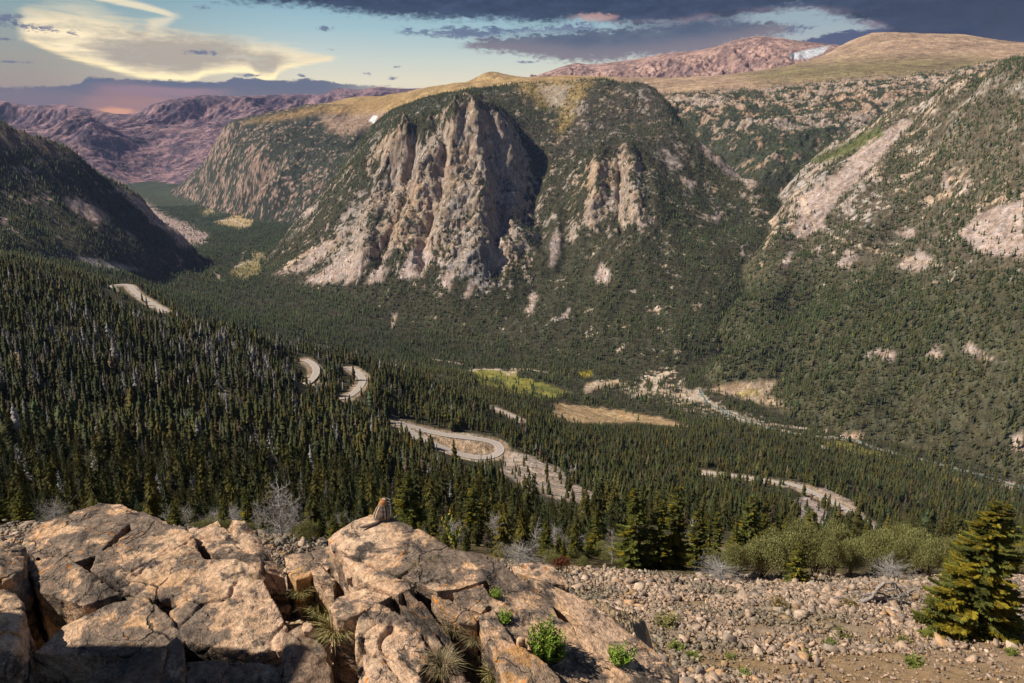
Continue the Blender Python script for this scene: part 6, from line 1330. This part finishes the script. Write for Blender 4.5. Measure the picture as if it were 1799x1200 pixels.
for k, (px, py, R, H, kind, lab) in enumerate(TUFTS):
    q = ray_hit(px, py)
    if q is None: continue
    me = tuft(420 + k, 340 if R > .08 else 140, DRY if kind == 0 else BRN).mesh('grass_tuft'); me.materials.append(MLEAF); o = bpy.data.objects.new('grass_tuft', me); COL.objects.link(o); o.location = q - Vector((0, 0, .008)); o.scale = (R, R, H); o.rotation_euler = (0, 0, k); tag(o, lab, 'grass tuft')
# low plants on the talus
LOWP = [prep(leafy(440 + k, 9, c, .25, 30), (MLEAF, MBARK), ('foliage', 'stems')) for k, c in enumerate([[(.13, .13, .04), (.20, .17, .06)], [(.17, .19, .04), (.12, .15, .03)], [(.23, .16, .06), (.17, .13, .05)]])]
for k, (px, py, r, kd, lab) in enumerate([(1170, 1102, 30, 0, 'grey-green shrub on the talus right of the outcrop end'), (1368, 1070, 22, 2, 'brownish low shrub in the middle of the talus'), (1495, 1068, 20, 2, 'brownish low shrub left of the dead branch pile'), (1480, 1122, 26, 0, 'dull low shrub in the lower middle of the talus'), (1458, 1132, 18, 1, 'green low shrub left of the dull one on the talus'), (1215, 1160, 22, 1, 'green plant low on the talus near the outcrop end'), (1185, 1140, 20, 1, 'flat green plant above the green one near the outcrop end'), (1605, 1172, 26, 1, 'yellow-green plant at the bottom right of the talus'), (1310, 1190, 20, 1, 'green plant at the bottom edge of the talus'), (1285, 1158, 14, 1, 'tiny green plant near the bottom edge of the talus'), (1415, 1155, 18, 1, 'green plant right of the tiny one near the bottom edge'), (1585, 1128, 18, 0, 'low dull plant left of the largest spruce'), (1230, 1020, 14, 0, 'low plant on the upper edge of the talus below the spruces'), (1775, 1150, 16, 1, 'green plant at the far right of the talus below the largest spruce')]):
    q = on_scree(px, py); s = r / FPX * (q.y * CP - q.z * SP); o = place_tree('low_shrub', LOWP[kd], q - Vector((0, 0, .03)), k, 1, lab, 'shrub'); o.scale = (s, s, s * .75)
# fallen dead tree
def dead_pile():
    q = on_scree(1560, 1062); e = bpy.data.objects.new('fallen_dead_tree', None); COL.objects.link(e); e.location = q; tag(e, 'tangle of grey weathered fallen branches on the talus left of the largest spruce', 'dead tree')
    rng = np.random.RandomState(9); k = (q.y * CP - q.z * SP) / FPX
    def px3(x, y, dy): return np.array([x * k, dy, y * k * 1.0])
    arcs = [[(-48, 2, 0), (-30, 8, .1), (-14, 30, .2), (2, 38, .2), (16, 30, .2), (30, 12, .1), (44, 2, .0)], [(-50, 0, .1), (-20, 6, .2), (10, 5, .2), (46, 12, .2)], [(-44, 8, .3), (-10, 12, .3), (20, 4, .1), (50, -2, 0)], [(-8, 34, .2), (-20, 14, .3), (-34, 0, .1)], [(10, 34, .2), (18, 10, 0), (8, -6, -.1)], [(-30, -4, -.1), (0, 0, -.1), (34, -6, -.1)], [(36, 16, .2), (52, 20, .3), (62, 16, .3)], [(-60, 0, .2), (-75, 4, .3), (-100, 2, .3)], [(20, 2, -.1), (36, -8, -.2), (52, -14, -.2)], [(0, 14, .4), (24, 20, .4), (44, 22, .4)]]
    for i, a in enumerate(arcs):
        mb = MB(); P = catmull([Vector(px3(*p)) for p in a], .08); rr = (4.2 if i < 2 else 2.6) * k * rng.uniform(.8, 1.2); mb.tube([np.array(p) + rng.normal(size=3) * .012 for p in P], rr, rr * .35, 6)
        for j in range(3): b0 = np.array(P[rng.randint(1, len(P) - 1)]); d = rng.normal(size=3) * .16 + np.array([0, 0, .05]); mb.tube([b0, b0 + d * .6, b0 + d * 1.2], rr * .35, rr * .12, 4)
        me = mb.mesh('trunk' if i == 0 else 'branch', True); me.materials.append(MLOG); o = bpy.data.objects.new('trunk' if i == 0 else 'branch', me); COL.objects.link(o); o.parent = e
dead_pile()
def log_at(px, py, pts, r, lab):
    q = on_scree(px, py); k = (q.y * CP - q.z * SP) / FPX; mb = MB(); mb.tube([np.array(p) for p in catmull([Vector((a * k, c, b * k)) for a, b, c in pts], .06)], r * k, r * k * .4, 6); me = mb.mesh('dead_branch', True); me.materials.append(MLOG); o = bpy.data.objects.new('dead_branch', me); COL.objects.link(o); o.location = q; tag(o, lab, 'branch')
log_at(1785, 1085, [(-30, -6, 0), (0, 2, 0), (40, 16, .1)], 4, 'dark fallen branch at the right edge beside the largest spruce')
log_at(1470, 1063, [(-14, 2, 0), (10, 3, 0), (34, -1, 0)], 2.2, 'thin grey stick lying left of the dead branch tangle'); log_at(1540, 1025, [(-40, 0, 0), (0, 1, 0), (40, 0, 0)], 2.4, 'long dark log along the upper edge of the talus')
# ------------------------------------------------------------------ ground squirrel, seen from behind
def squirrel():
    base = ray_hit(669, 914); d = at(669, 914, base.y); k = (base.y * CP - base.z * SP) / FPX * 1.0
    # local frame: x right, y away, z up; unit = one photo pixel at that distance
    bm = bmesh.new()
    def ell(c, r, rot=None):
        M = Matrix.Translation(Vector(c)) @ (rot or Matrix.Identity(4)) @ Matrix.Diagonal((*r, 1)); bmesh.ops.create_uvsphere(bm, u_segments=20, v_segments=12, radius=1, matrix=M)
    ell((0, 2, 10.5), (13, 11.5, 11.5)); ell((0.5, 4, 18), (10.8, 10, 11)); ell((.8, 5, 25), (8, 7.8, 8)); ell((1.0, 7, 31), (6.3, 6.8, 6.5)); ell((1.2, 11.5, 34), (5.4, 8, 5.4)); ell((1.3, 17.5, 32.5), (3.2, 5, 3.0))
    ell((-8.5, 6, 6), (5.5, 9, 6.5)); ell((9, 6, 6), (5.5, 9, 6.5)); ell((-8, 14, 1.8), (2.6, 7, 2)); ell((8, 14, 1.8), (2.6, 7, 2))
    ell((-6, 12, 18), (2.3, 3.5, 6), Matrix.Rotation(.5, 4, 'X')); ell((7, 12, 18), (2.3, 3.5, 6), Matrix.Rotation(.5, 4, 'X')); ell((-3.5, 16, 14.5), (1.6, 2.2, 2.2)); ell((4.5, 16, 14.5), (1.6, 2.2, 2.2))
    for s in (-1, 1): ell((1.2 + s * 3.9, 8.6, 38.6), (1.7, 1.2, 3.0), Matrix.Rotation(s * .16, 4, 'Y'))
    T = [(-1.5, -6, 5), (-3.5, -11, 2.6), (-8, -17, 2.0), (-14, -23, 1.8), (-20, -28, 1.6), (-25, -31, 1.5)]
    for i in range(len(T) - 1):
        for t in np.linspace(0, 1, 6): p = Vector(T[i]).lerp(Vector(T[i + 1]), t); f = (i + t) / 5; r = 2.6 + 1.2 * math.sin(f * 2.9) - .9 * max(0, f - .85) / .15; ell(p, (r, r, r * .72))
    me = bpy.data.meshes.new('sq'); bm.to_mesh(me); bm.free(); me = voxel(me, .55)
    V = get_co(me)
    nb = [[] for _ in range(len(V))]; E = np.empty(len(me.edges) * 2, np.int32); me.edges.foreach_get('vertices', E); E = E.reshape(-1, 2)
    for _ in range(7):
        acc = np.zeros_like(V); cnt = np.zeros(len(V)); np.add.at(acc, E[:, 0], V[E[:, 1]]); np.add.at(acc, E[:, 1], V[E[:, 0]]); np.add.at(cnt, E[:, 0], 1); np.add.at(cnt, E[:, 1], 1); V = .5 * V + .5 * acc / cnt[:, None]
    set_co(me, V); n = get_no(me); set_co(me, V + n * (.28 * fbm3(V * np.array((1.4, 1.4, .5)), 3))[:, None])
    x, y, z = V.T; cx = x - .03 * z; tail = (y < -5.5) & (z < 8)
    C = np.tile(np.array((.17, .105, .068)), (len(V), 1)); C *= (1 + .25 * fbm3(V * .9, 3))[:, None]
    back = (y < 7) & (z > 5) & (z < 29) & ~tail; wd = np.interp(z, (4, 12, 20, 30), (7.6, 7.6, 6.2, 3.6)); a = np.abs(cx)
    C[back & (np.abs(a - wd) < .95)] = (.40, .32, .24); C[back & (np.abs(a - wd - 1.8) < .75)] = (.035, .025, .02); C[back & (np.abs(a - wd + 1.9) < .8)] = (.05, .034, .025); C[back & (a < wd - 2.6)] = (.155, .105, .075)
    flank = (a > wd + 2.6) & ~tail & (z < 27); C[flank] = (.30, .17, .085)
    hd = sstep(z + .25 * (y - 8), 27, 30.5)[:, None] * (~tail)[:, None]; C = C * (1 - hd) + np.array((.36, .165, .055)) * hd
    ear = z > 38.5; C[ear] = (.40, .24, .13); C[tail] = np.array((.12, .085, .06)) * (1 + .5 * fbm3(V[tail] * 1.1, 3))[:, None]; C[tail & (fbm3(V * .45, 2) > .16)] = (.24, .16, .09)
    at_ = me.attributes.new('col', 'FLOAT_COLOR', 'POINT'); c4 = np.ones((len(V), 4), np.float32); c4[:, :3] = C; at_.data.foreach_set('color', c4.ravel())
    me.polygons.foreach_set('use_smooth', np.ones(len(me.polygons), bool))
    m, nt, b = principled('fur', .85, .15); aa = nt.new('ShaderNodeAttribute', attribute_name='col').outputs['Color']; g = nt.new('ShaderNodeTexCoord').outputs['Object']; nn = nt.ss(nt.noise(nt.map(g, (1, 1, .22)), 2.2, 4, .7), .25, .75, .6, 1.45)
    nt.put(b.inputs['Base Color'], nt.mix(1.0, aa, nt.comb(nn, nn, nn), 'MULTIPLY')); bp = nt.new('ShaderNodeBump'); bp.inputs['Strength'].default_value = .6; bp.inputs['Distance'].default_value = .4 * k; nt.put(bp.inputs['Height'], nn); nt.l.new(bp.outputs[0], b.inputs['Normal']); b.inputs['Sheen Weight'].default_value = .3
    o = obj('ground_squirrel', me, m); o.scale = (k * 1.12, k, k * .95); o.location = base - Vector((0, 0, 1.2 * k)); o.rotation_euler = (rad(-4), rad(3), rad(-2)); tag(o, 'striped brown ground squirrel sitting upright with its back turned and tail lying on the slab', 'squirrel')
    for s in (-1, 1):     # eyes, on the far side of the head
        bm = bmesh.new(); bmesh.ops.create_uvsphere(bm, u_segments=12, v_segments=8, radius=1.1); em = bpy.data.meshes.new('eye'); bm.to_mesh(em); bm.free(); mm, n2, b2 = principled('eye', .15, .6); b2.inputs['Base Color'].default_value = (.01, .008, .006, 1); em.materials.append(mm)
        e = bpy.data.objects.new('eye', em); COL.objects.link(e); e.parent = o; e.location = (1.2 + s * 4.6, 14.5, 35.2)
squirrel()
# ------------------------------------------------------------------ vehicles
def car_mesh(L, Wd, H, van):
    if van: prof = [(-L / 2, .35), (L / 2 - .1, .35), (L / 2, .8), (L / 2 - .25, 1.25), (L / 2 - .9, H - .15), (L / 2 - 1.3, H), (-L / 2 + .1, H), (-L / 2, H - .2)]
    else: prof = [(-L / 2, .35), (L / 2, .35), (L / 2 + .02, .7), (L / 2 - .9, .92), (-L / 2 + .5, .98), (-L / 2, .9)]
    return prof
def prism(prof, Wd, bev=.08):
    bm = bmesh.new(); a = [bm.verts.new((x, -Wd / 2, z)) for x, z in prof]; b = [bm.verts.new((x, Wd / 2, z)) for x, z in prof]; bm.faces.new(a); bm.faces.new(b[::-1])
    n = len(prof)
    for i in range(n): bm.faces.new((a[i], b[i], b[(i + 1) % n], a[(i + 1) % n]))
    bmesh.ops.recalc_face_normals(bm, faces=bm.faces); bmesh.ops.bevel(bm, geom=bm.edges[:], offset=bev, segments=2, affect='EDGES'); me = bpy.data.meshes.new('body'); bm.to_mesh(me); bm.free(); return me
def plain(name, c, rough=.35, spec=.5):
    m, nt, b = principled(name, rough, spec); g = nt.new('ShaderNodeNewGeometry').outputs['Position']; nt.put(b.inputs['Base Color'], nt.mix(nt.ss(nt.noise(g, 3, 3), .4, .7, 0, .3), c, tuple(q * .8 for q in c))); return m
MGLS = plain('car_glass', (.02, .025, .03), .1); MTYR = plain('tyre', (.02, .02, .02), .8)
def vehicle(px, py, D, yaw, c, label, cat, van=False, road=None, off=0):
    L, Wd, H = (6.6, 2.2, 2.9) if van else (4.7, 1.85, 1.5)
    if road is not None:
        Lr, wd = ROADS[road]; q = np.array([proj(*v) for v in Lr]); i = int(np.hypot(q[:, 0] - px, q[:, 1] - py).argmin()); t = Lr[min(i + 1, len(Lr) - 1)] - Lr[max(i - 1, 0)]; yaw = math.atan2(t[1], t[0]); nn = np.array((-t[1], t[0])) / np.hypot(t[0], t[1]); loc = (Lr[i, 0] + nn[0] * off, Lr[i, 1] + nn[1] * off, Lr[i, 2] + .26)
    else: s = spot(px, py, 900, 2000); loc = (s.x, s.y, s.z + .1)
    e = bpy.data.objects.new('camper_van' if van else 'parked_car', None); COL.objects.link(e); e.location = loc; e.rotation_euler = (0, 0, yaw); tag(e, label, cat)
    obj('body', prism(car_mesh(L, Wd, H, van), Wd), plain('car_paint', c), e)
    if van: obj('window', prism([(-1.6, 1.6), (1.2, 1.6), (1.2, 2.3), (-1.6, 2.3)], Wd + .04, .02), MGLS, e); obj('windscreen', prism([(L / 2 - .55, 1.35), (L / 2 - .28, 1.4), (L / 2 - .75, H - .4), (L / 2 - 1.0, H - .4)], Wd - .2, .02), MGLS, e)
    else: obj('cabin', prism([(-L / 2 + .35, .94), (L / 2 - 1.2, .92), (L / 2 - 1.9, H - .08), (-L / 2 + 1.0, H - .08)], Wd - .16, .06), MGLS, e); obj('roof', prism([(-L / 2 + .95, H - .1), (L / 2 - 1.85, H - .1), (L / 2 - 2.0, H), (-L / 2 + 1.1, H)], Wd - .24, .03), plain('car_paint', c), e)
    for sx in (-1, 1):
        for sy in (-1, 1):
            bm = bmesh.new(); bmesh.ops.create_cone(bm, segments=16, cap_ends=True, radius1=.34, radius2=.34, depth=.22, matrix=Matrix.Translation((sx * L * .31, sy * (Wd / 2 - .1), .34)) @ Matrix.Rotation(rad(90), 4, 'X')); me = bpy.data.meshes.new('wheel'); bm.to_mesh(me); bm.free(); obj('wheel', me, MTYR, e)
vehicle(1556, 931, 0, 0, (.03, .05, .09), 'dark blue car on the lower road near its right end', 'car', road=4, off=2.5)
vehicle(1376, 848, 0, 0, (.05, .12, .13), 'teal car on the lower road beside the pale verge', 'car', road=4, off=-1.8)
vehicle(1504, 767, 0, .3, (.04, .09, .18), 'dark blue vehicle parked in the clearing on the valley floor', 'car')
vehicle(1513, 767, 0, .2, (.75, .76, .78), 'white camper van parked right of the dark blue vehicle in the valley clearing', 'camper van', van=True)
vehicle(1479, 767, 0, .2, (.70, .78, .80), 'pale camper van under the trees left of the valley clearing', 'camper van', van=True)
# guard rail posts of the hairpin
# ------------------------------------------------------------------ end of the viewpoint's masonry wall, just out of the picture on the left: its shadow lies across the nearest rocks
def wall():
    rng = np.random.RandomState(2); bm = bmesh.new(); x0, x1 = -3.35, -2.75
    z = -2.3
    while z < .12:
        h = rng.uniform(.16, .26); y = .2 + rng.uniform(-.2, 0)
        while y < 2.04:
            l = rng.uniform(.3, .55); y2 = min(y + l, 2.06 + rng.uniform(-.02, .03)); M = Matrix.Translation(((x0 + x1) / 2 + rng.uniform(-.02, .02), (y + y2) / 2, z + h / 2)) @ Matrix.Diagonal((x1 - x0 + rng.uniform(-.04, .04), y2 - y - .015, h - .015, 1)); bmesh.ops.create_cube(bm, size=1, matrix=M); y = y2
        z += h
    bmesh.ops.create_cube(bm, size=1, matrix=Matrix.Translation(((x0 + x1) / 2, 1.1, -1.1)) @ Matrix.Diagonal((x1 - x0 - .08, 2.0, 2.3, 1)))
    bmesh.ops.bevel(bm, geom=bm.edges[:], offset=.012, segments=2, affect='EDGES'); me = bpy.data.meshes.new('stone_wall'); bm.to_mesh(me); bm.free()
    o = obj('stone_wall', me, MROCK); tag(o, 'rough masonry wall end of the viewpoint beside the left rocks', 'wall')
wall()
# ------------------------------------------------------------------ the air in the valley
def haze():
    bm = bmesh.new(); zlo = float(ZZ.min()) - 5; bmesh.ops.create_cube(bm, size=1, matrix=Matrix.Translation((0, 6500, (1700 + zlo) / 2)) @ Matrix.Diagonal((35200, 13600, 1700 - zlo, 1))); me = bpy.data.meshes.new('haze'); bm.to_mesh(me); bm.free()
    m = bpy.data.materials.new('haze'); m.use_nodes = True; t = m.node_tree; t.nodes.clear(); out = t.nodes.new('ShaderNodeOutputMaterial'); v = t.nodes.new('ShaderNodeVolumePrincipled'); v.inputs['Color'].default_value = (.40, .53, 1.0, 1); v.inputs['Density'].default_value = HAZE; v.inputs['Anisotropy'].default_value = 0.0; t.links.new(v.outputs[0], out.inputs['Volume'])
    o = obj('haze', me, m); o['kind'] = 'stuff'; o['label'] = 'thin blue haze filling the air of the valley'; o['category'] = 'haze'
HAZE = 1.6e-5
haze()
